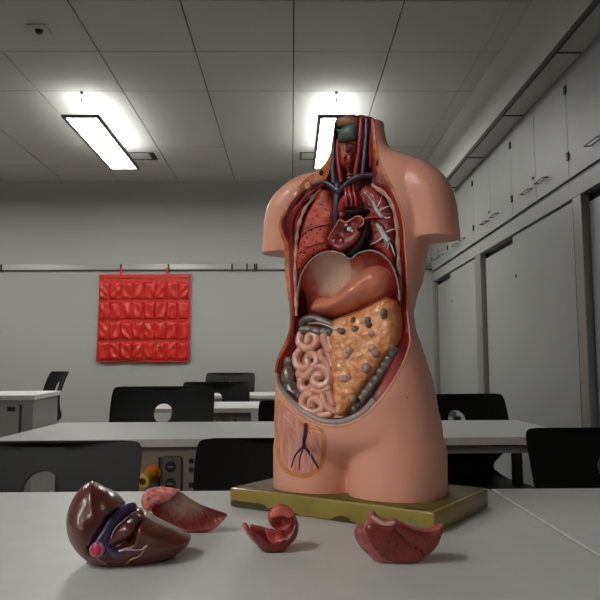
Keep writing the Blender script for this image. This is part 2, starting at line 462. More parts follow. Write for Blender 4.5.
m_panel = mat('media_panel', (128, 118, 106), .5)
m_panel2 = mat('media_panel_dark', (92, 86, 78), .5)
m_orange = mat('orange_tap', (214, 120, 30), .35)
m_yellow = mat('yellow_tap', (214, 186, 50), .35)
m_purple_d = mat('purple_tap_mouth', (70, 30, 60), .3)
def socket_box(xs_, y, label, tap=True, z0=.50):
    """xs_: where the sockets sit; heights measured from the box foot"""
    t = empty('socket_box', (xs_, y, z0), 0, label, 'socket box', 'socket boxes mounted under the tables')
    MB().box(-.20, .16, 0, .12, 0, .7215-z0).build('housing', m_panel, t, smooth=0, bevel=.003)
    zz = lambda v: v-z0
    ov, tr, d = fill2d(rrect(.068, .134, .010, 4, .004, zz(.622)), .02)
    plate = solid_mesh(ov, tr, np.c_[ov[:, 0], np.full(len(ov), -.007), ov[:, 1]], np.c_[ov[:, 0], np.full(len(ov), -.0005), ov[:, 1]]).build('socket_plate', m_panel2, t)
    fr_ = rrect(.068, .134, .010, 4, .004, zz(.622))
    MB().tube([(x, -.0072, z) for x, z in fr_], .0012, 6, smooth=False, closed=True).build('plate_rim', m_black, plate)
    for z in (.652, .593):
        s = MB().cyl((0, -.0085, zz(z)), (0, -.0072, zz(z)), .0195, n=24).build('socket', m_black, plate)
        for dx in (-.008, .008): MB().cyl((dx, -.0096, zz(z)), (dx, -.0087, zz(z)), .003, n=8).build('contact', m_panel, s)
        MB().box(-.003, .003, -.0096, -.0087, zz(z)-.004, zz(z)+.004).build('contact', m_panel, s)
    MB().box(-.044, -.038, -.006, -.0005, .0, .686-z0).build('divider', m_black, t, smooth=0)
    for z in (.671, .641): MB().cyl((.072, -.005, zz(z)), (.072, -.0005, zz(z)), .0095, n=16).build('round_port', m_black, t)
    MB().box(.063, .081, -.004, -.0005, zz(.578), zz(.596)).build('data_port', m_black, t, smooth=0)
    if tap:
        g_ = MB().cyl((-.064, -.014, zz(.632)), (-.064, -.0005, zz(.632)), .028, n=28).cyl((-.078, -.05, zz(.620)), (-.064, -.013, zz(.632)), .017, .024, n=20).build('gas_tap', m_orange, t)
        MB().cyl((-.084, -.075, zz(.614)), (-.077, -.045, zz(.62)), .025, .021, n=28).build('tap_knob', m_yellow, g_, bevel=.003)
        MB().cyl((-.085, -.0785, zz(.6135)), (-.084, -.075, zz(.614)), .011, n=20).build('tap_mouth', m_purple_d, g_)
    return t
socket_box(-.428, 2.50, 'grey socket box with a yellow gas tap under the second-row table')
socket_box(-.42, 4.35, 'grey socket box under the third-row table', False)

# ------------------------------------------------------------------ side desk at the left
t = empty('side_desk', (-2.56, 4.9, .01), 0, 'grey side desk with cupboard doors at the left edge of the photo', 'desk')
DX0, DX1 = -1.2, .78
tp = [(DX0, 0), (DX1-.02, 0), (DX1-.16+.02, .92), (DX0, .92)]
MB().add([(x, y, z) for z in (.765, .8) for x, y in tp], [(3, 2, 1, 0), (4, 5, 6, 7), (0, 1, 5, 4), (1, 2, 6, 5), (2, 3, 7, 6), (3, 0, 4, 7)]).build('desktop', m_top, t, smooth=0, bevel=.003)
tp = [(DX0+.03, .03), (DX1-.035, .02), (DX1-.155, .89), (DX0+.03, .89)]
MB().add([(x, y, z) for z in (.02, .764) for x, y in tp], [(3, 2, 1, 0), (4, 5, 6, 7), (0, 1, 5, 4), (1, 2, 6, 5), (2, 3, 7, 6), (3, 0, 4, 7)]).build('carcass', m_cab, t, smooth=0)
for a, b in ((-.95, -.15), (-.14, .66)):
    dd = MB().box(a, b-.005, .008, .026, .05, .735).build('door', m_cab2, t, smooth=0, bevel=.002)
    MB().box(b-.085, b-.035, -.006, .0075, .69, .72).cyl((b-.06, -.012, .705), (b-.06, -.006, .705), .012, n=12).build('latch', m_black, dd, smooth=0)
MB().box(.656, .664, .006, .0195, .05, .735).box(-.15, -.14, .006, .02, .05, .735).build('door_gap', m_black, t, smooth=0)

# ------------------------------------------------------------------ chairs
def chair_profile(v):
    """v 0 front of the seat .. 1 top of the backrest -> (y, z), seat towards -y"""
    P = [(-.36, .44), (-.34, .465), (-.22, .472), (-.08, .465), (.01, .472), (.062, .50), (.078, .55), (.055, .62), (.055, .70), (.088, .80), (.128, .885)]
    t = v*(len(P)-1); i = min(int(t), len(P)-2); f = t-i
    g_ = lambda k: np.array(P[min(max(k, 0), len(P)-1)])
    a, b, c, d = g_(i-1), g_(i), g_(i+1), g_(i+2)
    return .5*(2*b+(c-a)*f+(2*a-5*b+4*c-d)*f*f+(3*b-a-3*c+d)*f**3)
def chair_mesh():
    # outline in (u, v): u across in metres
    R = [(.0, .17), (.02, .195), (.06, .21), (.25, .215), (.36, .21), (.44, .19), (.52, .175), (.60, .178), (.66, .20), (.70, .225), (.76, .243), (.84, .249), (.92, .25), (.965, .246), (.985, .235), (.997, .205)]
    Rr = [(u, v) for v, u in R]; ol = crom([np.array(p) for p in Rr], None, 3)
    ol = [tuple(p) for p in ol]
    out = ol+[(-u, v) for u, v in reversed(ol)]
    sc = 1.0  # v metric: approx .095 m per .1
    hole = [(.045*cos(a), .868+.047*sin(a)) for a in [2*pi*k/28 for k in range(28)]]
    ov, tr, d = fill2d(out, .022, [hole])
    fr = []; bk2 = []
    for (u, v) in ov:
        y, z = chair_profile(min(max(v, 0), 1)); y2, z2 = chair_profile(min(v+.01, 1)); y1, z1 = chair_profile(max(v-.01, 0))
        ty, tz = y2-y1, z2-z1; L = math.hypot(ty, tz); ny, nz = -tz/L, ty/L    # towards the sitter
        curve = (.035*(u/.25)**2)*(1 if v > .55 else max(0, v-.35)/.2) + .012*(u/.2)**2*(v < .5)
        y += ny*curve; z += nz*curve
        fr.append((u, y+ny*.004, z+nz*.004)); bk2.append((u, y-ny*.005, z-nz*.005))
    return solid_mesh(ov, tr, fr, bk2)
def make_chair():
    t = empty('classroom_chair', (0, 0, 0), 0)
    chair_mesh().build('seat_shell', m_shell, t, smooth=50)
    for s in (-1, 1):
        pts = [(s*.08, -.05, .448), (s*.13, -.12, .445), (s*.145, -.24, .42), (s*.15, -.29, .33), (s*.155, -.28, .15), (s*.155, -.27, .04), (s*.155, -.22, .014), (s*.155, 0, .012), (s*.155, .16, .012)]
        MB().tube(pts, .011, 10).build('leg', m_darkleg, t)
    MB().tube([(-.15, .0, .014), (.15, .0, .014)], .010, 8, smooth=False).build('stretcher', m_darkleg, t)
    MB().box(-.11, .11, -.12, .0, .444, .456).build('seat_mount', m_darkleg, t, smooth=0)
    return t
ch0 = make_chair()
# x, y (seat back), rotation, scale, label
CH = [(-.628, 1.70, 0, .912, 'black chair with a round hole behind the liver piece, at the left photo edge'),
      (.005, 1.72, radians(0), .915, 'black chair behind the front table, half hidden by the torso model'),
      (.935, 1.96, radians(0), .915, 'black chair at the right photo edge, next to the cupboards'),
      (-.625, 3.33, 0, 1.015, 'black chair behind the second table, below the red pocket chart'),
      (.82, 3.34, radians(7), .965, 'black chair behind the second table, between torso and cupboards'),
      (.08, 3.53, 0, .925, 'black chair behind the second table, mostly hidden by the torso hip'),
      (-.56, 5.12, radians(0), .995, 'black chair behind the third table, overlapped by the one in front'),
      (-.62, 7.0, 0, 1.05, 'small distant black chair at the last table near the back wall'),
      (.10, 7.21, 0, 1.045, 'distant black chair at the last table beside the torso waist'),
      (-2.175, 6.26, radians(-54), 1.08, 'black chair seen from the side behind the left side desk')]
for i, (x, y, r, sc, lb) in enumerate(CH):
    o = ch0 if i == 0 else copy_tree(ch0)
    o.location = (x, y, 0); o.rotation_euler = (0, 0, r); o.scale = (1, 1, sc)
    tag(o, lb, 'chair', 'black moulded classroom chairs')

# ------------------------------------------------------------------ anatomical torso model
TO = Vector((.119, 1.2625, .75)); TRZ = radians(-32)
TF = Vector((sin(TRZ), -cos(TRZ), 0))                     # the way the torso faces
TL = Matrix.Rotation(-TRZ, 3, 'Z')
BT = .034                                                 # thickness of the stand
def ray(px, py): return cf+cr2*((px-300)/FPX)+cu2*((300-py)/FPX)
def LP(px, py, w):
    """point on the torso's frontal plane w metres in front of its axis, in the torso's own axes"""
    d = ray(px, py); p0 = TO+TF*w; t = (p0-CAMP).dot(TF)/d.dot(TF)
    return TL@(CAMP+d*t-TO)
CL = TL@(CAMP-TO); AZ = atan2(CL.x, -CL.y)
torso = empty('anatomical_torso_model', TO, TRZ, 'life-sized open anatomical torso model with visible organs on an olive stand', 'torso model')

m_skin = mat('painted_skin', (242, 172, 146), .40, noise=.04, nscale=6, coat=.25, bump=.03, bscale=300)
m_fat = mat('fat_orange', (214, 116, 52), .45, noise=.25, nscale=60, bump=.3, bscale=250, coat=.2)
m_fat2 = mat('fat_ring_orange', (234, 146, 84), .45, noise=.12, nscale=60, bump=.2, bscale=250)
m_lipp = mat('skin_edge_peach', (226, 160, 120), .45, noise=.1, nscale=60)
m_musc = mat('muscle_red', (162, 26, 18), .38, noise=.35, nscale=40, bump=.4, bscale=120, coat=.1, spec=.3, stretch=(1, 1, .25))
m_muscd = mat('muscle_dark', (104, 15, 12), .5, noise=.3, nscale=30, bump=.3, bscale=100, spec=.25)
m_peri = mat('peritoneum_grey', (166, 148, 146), .38, coat=.3, noise=.1, nscale=40)
m_bone = mat('bone_cream', (224, 176, 148), .45, noise=.25, nscale=70, bump=.3, bscale=200)
m_lung = spots(mat('lung_red', (214, 80, 54), .42, noise=.15, nscale=40, bump=.25, bscale=200, coat=.2), 105, .24, (58, 22, 16))
m_lung2 = mat('lung_section_red', (196, 64, 46), .42, noise=.3, nscale=60, bump=.4, bscale=180, coat=.2)
m_dark = mat('cavity_dark_red', (88, 15, 13), .55, noise=.3, nscale=20, spec=.25)
m_vein = mat('vein_purple', (54, 36, 68), .35, noise=.15, nscale=60, coat=.4)
m_art = mat('artery_red', (176, 36, 32), .35, noise=.15, nscale=60, coat=.4)
m_heart = mat('heart_maroon', (112, 20, 18), .35, noise=.3, nscale=40, coat=.4)
m_heartd = mat('heart_dark', (30, 12, 20), .55, coat=.0, spec=.2)
m_heartc = mat('heart_section', (158, 30, 24), .4, noise=.3, nscale=70, coat=.3)
m_pink = mat('heart_rim_pink', (222, 150, 118), .4, coat=.3)
m_white = mat('bronchi_white', (228, 220, 220), .4, noise=.15, nscale=100, coat=.3)
m_stom = mat('stomach_pink', (226, 134, 104), .3, noise=.12, nscale=25, coat=.6, bump=.06, bscale=200)
m_int = mat('small_bowel_pink', (240, 174, 150), .24, noise=.10, nscale=50, coat=.8)
m_colon = spots(mat('colon_grey', (130, 117, 102), .26, noise=.3, nscale=60, coat=.8, bump=.2, bscale=150), 180, .14, (74, 70, 62))
m_oment = mat('omentum_orange', (242, 172, 114), .34, col2=(228, 140, 84), nscale=90, bump=.5, bscale=200, coat=.6)
m_blob = mat('omentum_lobe', (206, 166, 150), .38, noise=.2, nscale=70, coat=.4)
m_teal = mat('cartilage_teal', (98, 122, 118), .4, noise=.2, nscale=50, coat=.3)
m_tan = mat('throat_tan', (178, 128, 96), .45, noise=.25, nscale=60, coat=.2)
m_thy = mat('thyroid_orange', (190, 78, 42), .4, noise=.3, nscale=70, coat=.3)
m_groin = mat('thigh_muscle_pink', (234, 172, 156), .42, col2=(212, 132, 116), nscale=55, stretch=(3, 1, .35), bump=.3, bscale=120, coat=.2)
m_nerve = mat('nerve_cream', (232, 206, 180), .4)
m_olive = mat('stand_olive', (156, 136, 58), .38, noise=.12, nscale=14, coat=.35, bump=.05, bscale=80)
m_olived = mat('stand_dark_patch', (62, 56, 26), .42, coat=.2)
m_olivet = mat('stand_top', (108, 96, 40), .55, col2=(98, 76, 36), nscale=9, coat=.0, spec=.25)

def dia_mat():
    m = mat('diaphragm_fan', (200, 150, 120), .4, coat=.25, bump=.3, bscale=150)
    nt = m.node_tree; b = nt.nodes['Principled BSDF']
    tc = nt.nodes.new('ShaderNodeTexCoord'); d = nt.nodes.new('ShaderNodeVectorMath'); d.operation = 'DISTANCE'
    c = LP(337, 266, .0); d.inputs[1].default_value = c
    nt.links.new(tc.outputs['Object'], d.inputs[0])
    n = nt.nodes.new('ShaderNodeTexNoise'); n.inputs['Scale'].default_value = 70
    nt.links.new(tc.outputs['Object'], n.inputs[0])
    ma = nt.nodes.new('ShaderNodeMath'); ma.operation = 'MULTIPLY_ADD'; ma.inputs[1].default_value = .035
    nt.links.new(n.outputs[0], ma.inputs[0]); nt.links.new(d.outputs['Value'], ma.inputs[2])
    r = nt.nodes.new('ShaderNodeValToRGB'); nt.links.new(ma.outputs[0], r.inputs[0])
    e = r.color_ramp.elements; e[0].position = .06; e[0].color = lin((214, 180, 156)); e[1].position = .125; e[1].color = lin((150, 30, 22))
    k = e.new(.085); k.color = lin((204, 92, 72))
    nt.links.new(r.outputs[0], b.inputs['Base Color'])
    return m
m_dia = dia_mat()

# --- the skin body: trunk, arm stumps and thighs lofted, then fused into one surface
def section(cx, cy, z, a, bf, bb, n, N=64):
    out = []
    for k in range(N):
        t = 2*pi*k/N; c, s = cos(t), sin(t)
        x = a*math.copysign(abs(c)**(2/n), c); y = math.copysign(abs(s)**(2/n), s); y *= (bb if y > 0 else bf)
        out.append((cx+x, cy+y, z))
    return out
def loft(mb, secs, N=64):
    vs = [p for s in secs for p in s]; fs = []
    for i in range(len(secs)-1):
        for k in range(N): fs.append((i*N+k, i*N+(k+1) % N, (i+1)*N+(k+1) % N, (i+1)*N+k))
    fs.append(tuple(range(N))[::-1]); fs.append(tuple(range((len(secs)-1)*N, len(secs)*N)))
    mb.add(vs, fs)
def interp(tab, z):
    tab = sorted(tab)
    if z <= tab[0][0]: return tab[0][1:]
    for a, b in zip(tab, tab[1:]):
        if z <= b[0]:
            t = (z-a[0])/(b[0]-a[0]); t = t*t*(3-2*t); return tuple(p*(1-t)+q*t for p, q in zip(a[1:], b[1:]))
    return tab[-1][1:]
SIL = [(.685, .047, .010), (.662, .048, .009), (.633, .052, .009), (.614, .059, .012), (.600, .074, .020), (.585, .097, .025), (.566, .119, .017), (.528, .134, .006), (.481, .138, .002), (.443, .134, .001), (.415, .128, .001), (.378, .123, .000), (.341, .1155, -.005), (.314, .1125, -.008), (.286, .1155, -.008), (.259, .125, -.008), (.222, .137, -.010), (.195, .143, -.008), (.159, .147, -.006), (.106, .152, -.003)]
DEP = [(.0, .088, .095, 2.3), (.10, .098, .10, 2.4), (.16, .098, .098, 2.5), (.22, .085, .09, 2.6), (.29, .068, .08, 2.6), (.34, .062, .08, 2.6), (.40, .066, .085, 2.6), (.48, .07, .09, 2.5), (.53, .06, .082, 2.4), (.585, .045, .06, 2.2), (.62, .04, .05, 2.0), (.69, .038, .046, 2.0)]
def fit(half, mid, bf, bb, n):
    def sup(a):
        pts = section(0, 0, 0, a, bf, bb, n); v = [p[0]*cos(AZ)+p[1]*sin(AZ) for p in pts]; return max(v), min(v)
    lo, hi = .01, .3
    for _ in range(24):
        a = (lo+hi)/2; p, q = sup(a)
        if (p-q)/2 > half: hi = a
        else: lo = a
    p, q = sup(a); return a, (mid-(p+q)/2)/cos(AZ)
tb = MB(); tabs = [(z, h, m_) for z, h, m_ in SIL]
secs = []
zs = list(np.linspace(.045, .70, 54))
for z in zs:
    h, m_ = interp(tabs, z); bf, bb, n = interp(DEP, z)
    a, cx = fit(h, m_, bf, bb, n)
    if z < .10: k = ((.10-z)/.055)**1.5; bf *= 1-.45*k; a *= 1-.12*k; bb *= 1-.2*k
    secs.append(section(cx, 0, z+BT, a, bf, bb, n))
loft(tb, secs)
for s in (-1, 1):
    se = []
    for z, x, a, bf, bb in ((.440, .158, .038, .045, .051), (.50, .151, .040, .048, .056), (.53, .142, .042, .05, .058), (.553, .130, .042, .045, .055), (.571, .115, .040, .036, .045), (.585, .102, .034, .025, .033), (.594, .088, .02, .014, .02)):
        se.append(section(s*x*.985+(.001 if s > 0 else -.007), .006, z+BT, a, bf, bb, 2.2))
    loft(tb, se)
    se = []
    for z in np.linspace(-.0, .13, 10):
        h, m_ = interp([(0, .156, -.001), (.05, .156, -.001), (.106, .152, -.003), (.16, .147, -.006)], z)
        a = (h-.012)*.56
        se.append(section(s*(.078)-.001, .0, z+BT, .0825 if z < .08 else .0825-.02*(z-.08)/.05, .085, .092, 2.25))
    loft(tb, se)
me = tb.mesh('tmp', m_skin); to = bpy.data.objects.new('tmp', me); COL.objects.link(to)
bm = bmesh.new(); bm.from_mesh(me); bmesh.ops.recalc_face_normals(bm, faces=bm.faces); bm.to_mesh(me); bm.free()
r_ = to.modifiers.new('r', 'REMESH'); r_.mode = 'VOXEL'; r_.voxel_size = .0036
sm_ = to.modifiers.new('s', 'SMOOTH'); sm_.iterations = 7; sm_.factor = .6
dg = bpy.context.evaluated_depsgraph_get(); dg.update()
body = bpy.data.meshes.new_from_object(to.evaluated_get(dg)); bpy.data.objects.remove(to)
bm = bmesh.new(); bm.from_mesh(body)
for v in bm.verts:
    if v.co.z < BT+.006: v.co.z = BT
    if abs(v.co.x) > .147 and BT+.434 < v.co.z < BT+.446: v.co.z = BT+.442
r0 = bmesh.ops.bisect_plane(bm, geom=bm.verts[:]+bm.edges[:]+bm.faces[:], plane_co=(0, 0, BT+.669), plane_no=(0, 0, 1), clear_outer=True)
ed = [e for e in bm.edges if e.is_boundary]
bmesh.ops.holes_fill(bm, edges=ed, sides=0); bmesh.ops.triangulate(bm, faces=[f for f in bm.faces if len(f.verts) > 6])
bmesh.ops.dissolve_degenerate(bm, edges=bm.edges, dist=1e-5)
bm.to_mesh(body)
bvh = BVHTree.FromBMesh(bm); bm.free()
def hit(px, py):
    d = (TL@ray(px, py)).normalized(); p, n, i, dist = bvh.ray_cast(CL, d)
    return (p, n) if p else (None, None)

# --- the opening, layer by layer: skin edge, fat, muscle, rib
RIM = [
 ((335,120),(335.7,121),(336.2,121),(337,122)), ((333,135),(334.3,135),(335,135),(336,136)), ((331,150),(334,151),(335,152),(336,152)),
 ((325,163),(331,166),(332,167),(333,167)), ((315,172),(324,181),(326,184),(328,187)), ((303,181),(307,188),(319,188),(322,191)),
 ((292,197),(296,200),(309,198),(313,203)), ((282,214),(286,214),(302,210),(306,212)), ((278.8,227),(281.5,225),(297,225),(301,225)),
 ((281,236),(284.5,236),(295,237),(299,237)), ((284,246),(288.5,245),(294.6,250),(297.5,250)), ((285,270),(289.4,270),(293.5,270),(297,270)),
 ((288,297),(291,297),(294,297),(298,297)), ((290,315),(292,315),(295,315),(298,315)), ((289,330),(291,331),(294,332),(297.5,333)),
 ((284,344),(287,346),(289,348),(293,350)), ((277.5,357),(279.5,359),(283,361),(287,364)), ((274.6,372),(276.5,373),(279.5,374),(283,375)),
 ((276,388),(277.7,386.5),(281,385),(284,383.5)), ((287,404),(288.8,401.5),(291.5,398.5),(293,397)), ((302,417),(303.5,414),(306,410),(307,409)),
 ((322,426),(322.5,423),(323.5,418.5),(324,417)), ((344,427),(343.5,423.5),(342.5,418.5),(342,417)), ((363,418),(361.5,415.5),(359,411),(358,409)),
 ((378,404),(376,402),(372,397.5),(371,396)), ((390,388),(388,387),(382,382.5),(381,381)), ((401,369),(399.5,368.5),(392,364),(390,363)),
 ((410,346),(408.5,345.5),(400,342.5),(398,341)), ((410,332),(408.5,332),(401,331),(399,330)), ((408,310),(406.5,310),(401,310),(398,310)),
 ((408,285),(406.5,285),(402.5,285),(399,285)), ((407,262),(405.5,262),(401,262),(397,262)), ((405.5,243),(404,243),(400,243),(396,243)),
 ((404.5,225),(403,226),(399,226),(395.5,226)), ((399,203),(398,205),(394,205),(391,206)), ((393,188),(391,190),(386,192),(383,195)),
 ((387,176),(384,180),(373,183),(372,186)), ((381,163),(376,168),(373,172),(371,174)), ((377,147),(373.5,150),(371,152),(370,152)),
 ((375,132),(372,133),(370.5,133),(369.5,133)), ((374,119),(371.5,119),(370.5,119),(369.5,119))]
NR = len(RIM); SUB = 5
RL = [crom([np.array(r[k]) for r in RIM], None, SUB) for k in range(4)]        # four traced lines
NL = len(RL[0])
w0s = []
for q in RL[0]:
    p, n = hit(q[0], q[1]); w0s.append(-p.y if p is not None and -p.y > .0 else np.nan)
w0s = np.array(w0s); ii = np.arange(NL); okk = ~np.isnan(w0s); w0s = np.interp(ii, ii[okk], w0s[okk])
for _ in range(4): w0s[1:-1] = (w0s[:-2]+w0s[1:-1]*2+w0s[2:])/4
R3 = [[LP(RL[k][i][0], RL[k][i][1], w0s[i]-(0, .0012, .004, .007)[k]) for i in range(NL)] for k in range(4)]
def wfloor(z):
    return interp([(.0, -.03), (.40, -.03), (.47, .006), (.60, .004), (.64, -.014), (.9, -.014)], z)[0]
# cutter
ext = Vector((sin(radians(20)), -cos(radians(20)), 0))*.35
tops = [(367, 104), (354, 104), (341, 104)]
A0 = [p+ext for p in R3[0]]+[LP(x, y, .02)+ext for x, y in tops]
A1 = [p+Vector((0, .0018, 0)) for p in R3[0]]+[LP(x, y, .02) for x, y in tops]
A2 = [p+Vector((0, .004, 0)) for p in R3[3]]+[LP(x, y, .01) for x, y in tops]
A3 = [Vector((p.x*.95, -min(wfloor(p.z-BT), -p.y-.01), p.z)) for q, p in zip(RL[3], R3[3])]+[LP(x, y, -.014) for x, y in tops]
n = len(A0); cu_ = MB(); vs = A0+A1+A2+A3; fs = []
for r in range(3):
    for k in range(n): fs.append((r*n+k, r*n+(k+1) % n, (r+1)*n+(k+1) % n, (r+1)*n+k))
for off, ring in ((0, A0), (3*n, A3)):
    ov, tr, d = fill2d([(p.x, p.z) for p in ring], 10.0)
    assert len(ov) == n, 'cap %d %d' % (len(ov), n)
    fs += [tuple(off+int(i) for i in (t if off else t[::-1])) for t in tr]
cu_.add(vs, fs)
cme = cu_.mesh('cut', m_dark)
bm = bmesh.new(); bm.from_mesh(cme); bmesh.ops.recalc_face_normals(bm, faces=bm.faces); bm.to_mesh(cme); bm.free()
co = bpy.data.objects.new('cut', cme); COL.objects.link(co)
body.materials.clear(); body.materials.append(m_skin); body.materials.append(m_dark)
bo = bpy.data.objects.new('bodytmp', body); COL.objects.link(bo)
md = bo.modifiers.new('b', 'BOOLEAN'); md.operation = 'DIFFERENCE'; md.object = co; md.solver = 'EXACT'
dg = bpy.context.evaluated_depsgraph_get(); dg.update()
bme = bpy.data.meshes.new_from_object(bo.evaluated_get(dg)); bpy.data.objects.remove(bo); bpy.data.objects.remove(co)
bm = bmesh.new(); bm.from_mesh(bme); parts_f = []
bmesh.ops.remove_doubles(bm, verts=bm.verts, dist=1e-5)
bm.verts.ensure_lookup_table(); seen = set(); comps = []
for v in bm.verts:
    if v.index in seen: continue
    st = [v]; comp = []; seen.add(v.index)
    while st:
        q = st.pop(); comp.append(q)
        for e in q.link_edges:
            o2 = e.other_vert(q)
            if o2.index not in seen: seen.add(o2.index); st.append(o2)
    comps.append(comp)
comps.sort(key=len); assert len(comps[-1]) > 12000, len(comps[-1])
for c in comps[:-1]: bmesh.ops.delete(bm, geom=c, context='VERTS')
bm.to_mesh(bme); bm.free()
bme.name = 'torso_shell'
skin = link('torso_shell', bme, torso, smooth=38)

def strip(name, k0, k1, i0, i1, m, lift=0, th=.0022, parent=torso, prof=0):
    """a raised layer between two traced lines"""
    mb = MB(); N = 5; vs = []; rows = range(i0*SUB, i1*SUB+1)
    for i in rows:
        a, b = R3[k0][i], R3[k1][i]
        for j in range(N):
            t = j/(N-1); p = a.lerp(b, t); vs.append(p+Vector((0, -lift-prof*sin(pi*t), 0)))
        for j in (N-1, 0): vs.append((a if j == 0 else b)+Vector((0, th+.001, 0)))
    K = N+2; L = len(list(rows)); fs = []
    for i in range(L-1):
        for j in range(K): fs.append((i*K+j, i*K+(j+1) % K, (i+1)*K+(j+1) % K, (i+1)*K+j))
    fs.append(tuple(range(K))); fs.append(tuple(range((L-1)*K, L*K))[::-1])
    mb.add(vs, fs); return mb.build(name, m, parent)
strip('fat_layer', 0, 1, 0, 17, m_fat, .0004, prof=.0008)
strip('skin_edge', 0, 1, 17, 35, m_lipp, .0004, prof=.0008)
strip('fat_layer', 0, 1, 35, 40, m_fat, .0004, prof=.0008)
strip('muscle_layer', 1, 2, 0, 17, m_musc, .0002, prof=.0005)
strip('peritoneum_lip', 1, 2, 17, 24, m_peri, .001, prof=.002)
strip('muscle_layer', 1, 2, 24, 40, m_musc, .0002, prof=.0008)
strip('muscle_layer', 2, 3, 14, 18, m_muscd, -.0005)
strip('muscle_layer', 2, 3, 24, 29, m_muscd, -.0005)
def beads(name, i0, i1, r, parent=torso):
    pts = []; rad = []
    for i in range(i0*SUB, i1*SUB+1):
        p = R3[2][i].lerp(R3[3][i], .5)+Vector((0, -.0005, 0)); pts.append(p); rad.append(r*(1+.28*sin(i*1.15)))
    MB().tube(pts, rad, 10, smooth=False, flat=.7).build(name, m_bone, parent)
beads('rib_edge', 5, 13, .0036); beads('rib_edge', 29, 36, .0036)

# --- shapes that sit in the cavity
def relief(name, outline, w0, bulge, R, m, back=.012, s=2.2, hf=None, parent=torso, sub=3, smooth=60, tilt=0):
    ol = [tuple(p) for p in crom([np.array(p, float) for p in outline], None, sub, True)]
    ov, tr, d = fill2d(ol, s)
    h = bulge*dome(d, R)
    if hf is not None: h = h+hf(ov[:, 0], ov[:, 1], d)*np.clip(d/1.5, 0, 1)
    fr = []; bk3 = []
    for (x, y), hh in zip(ov, h):
        ww = w0(x, y) if callable(w0) else w0
        p = LP(x, y, ww); fr.append(p+Vector((0, -hh, 0))); bk3.append(p+Vector((0, back, 0)))
    return solid_mesh(ov, tr, fr, bk3).build(name, m, parent, smooth=smooth)
def pipe(name, pts, r, w, m, n=10, parent=torso, flat=None, sub=6, build=True, mb=None):
    P3 = []
    for q in pts:
        ww = q[2] if len(q) > 2 else (w(q[0], q[1]) if callable(w) else w)
        P3.append(LP(q[0], q[1], ww))
    mb = mb or MB(); mb.tube(P3, r, n, flat=flat, sub=sub)
    return mb.build(name, m, parent) if build else mb
PXM = .00176   # metres per pixel at the torso
from mathutils import noise as mn
def nz(x, y, f, seed=0): return np.array([mn.noise(Vector((a*f, b*f, seed))) for a, b in zip(x, y)])

# lungs
lf = relief('lung', [(322,190),(328,191),(332,198),(335,208),(335,218),(333,228),(329,238),(329,250),(321,253),(311,259),(303,268),(299,282),(297,283),(297,262),(298,248),(300.5,235),(303,222),(308,210),(315,200)], .018, .012, 9, m_lung, hf=lambda x, y, d: .001*nz(x, y, .25))
for pts in ([(300,237.5),(307,231.5),(316,227.5),(332,224)], [(299,254),(306,249),(315,245),(329,241)]):
    pipe('fissure', [(x, y, .0302) for x, y in pts], .0008, 0, m_heartd, 6, parent=lf)
for (x, y) in ((320,203.5),(328,214.5),(303,256)):
    pipe('airway_ring', [(x+1.6*cos(a), y+1.6*sin(a), .031) for a in [2*pi*k/9 for k in range(10)]], .0008, 0, m_bone, 6, parent=lf)
rl = relief('lung', [(359,192),(366,186),(375,188),(383,195),(390,206),(395,222),(396,245),(396,272),(393,268),(387,258),(378,251),(368,249.5),(361,252),(364,240),(366,228),(366,214),(360,206),(357,199)], .018, .013, 9, m_lung2, hf=lambda x, y, d: .0015*nz(x, y, .3, 5))
W = .034
tr_ = MB()
for pts, r0, r1 in (([(374,203),(376,209),(379,213),(382,217)], .0032, .003), ([(375,205),(369,197),(364.5,192)], .0018, .0007), ([(377,207),(380,202),(382,196)], .0018, .0007), ([(379,211),(385,207.5),(390,206)], .0018, .0008), ([(374,204),(374,198),(372,194)], .0012, .0006), ([(382,216),(387,218),(390,217)], .0014, .0007),
                    ([(377,224.5),(380,229),(384,235),(388,241)], .0028, .0052), ([(384,236),(378,241),(370,244.5)], .0022, .0007), ([(387,240),(388.5,245),(387,250)], .0022, .0009), ([(388,240),(392,247),(395,256)], .0018, .0009), ([(386,232),(391,230),(395,229)], .0014, .0007), ([(383,232),(381,226)], .0016, .001), ([(388,242),(384,247)], .0014, .0008)):
    k = len(pts); pipe('', [(x, y, W+.0005*i) for i, (x, y) in enumerate(pts)], [r0+(r1-r0)*i/(k-1) for i in range(k)], W, None, 8, build=False, mb=tr_)
tr_.build('bronchial_tree', m_white, rl)
tv = MB()
for pts, r0 in (([(378,222),(384,228),(390,236)], .0024), ([(366,204),(362,201),(361,196)], .0014), ([(370,207),(365,204),(361,203)], .0014), ([(388,209),(392,206)], .0012), ([(391,238),(394,244)], .0012), ([(384,206),(386,200)], .0010), ([(378,246),(379,252)], .001), ([(386,222),(393,223)], .001)):
    k = len(pts); pipe('', [(x, y, W-.001) for x, y in pts], [r0+(.0006-r0)*i/(k-1) for i in range(k)], W, None, 8, build=False, mb=tv)
tv.build('lung_vein', m_vein, rl)
ta = MB()
for pts, r0 in (([(366,219),(373,217.5),(380,217)], .0034), ([(372,213),(373.5,217),(373,222)], .002), ([(384,212),(389,214),(394,212)], .0011), ([(366,209),(365,199),(368,192)], .0010), ([(372,228),(367,234)], .001), ([(390,224),(395,218)], .001)):
    k = len(pts); pipe('', [(x, y, W+.001) for x, y in pts], [r0+(.0007-r0)*i/(k-1)*.6 for i in range(k)], W, None, 8, build=False, mb=ta)
ta.build('lung_artery', m_art, rl)

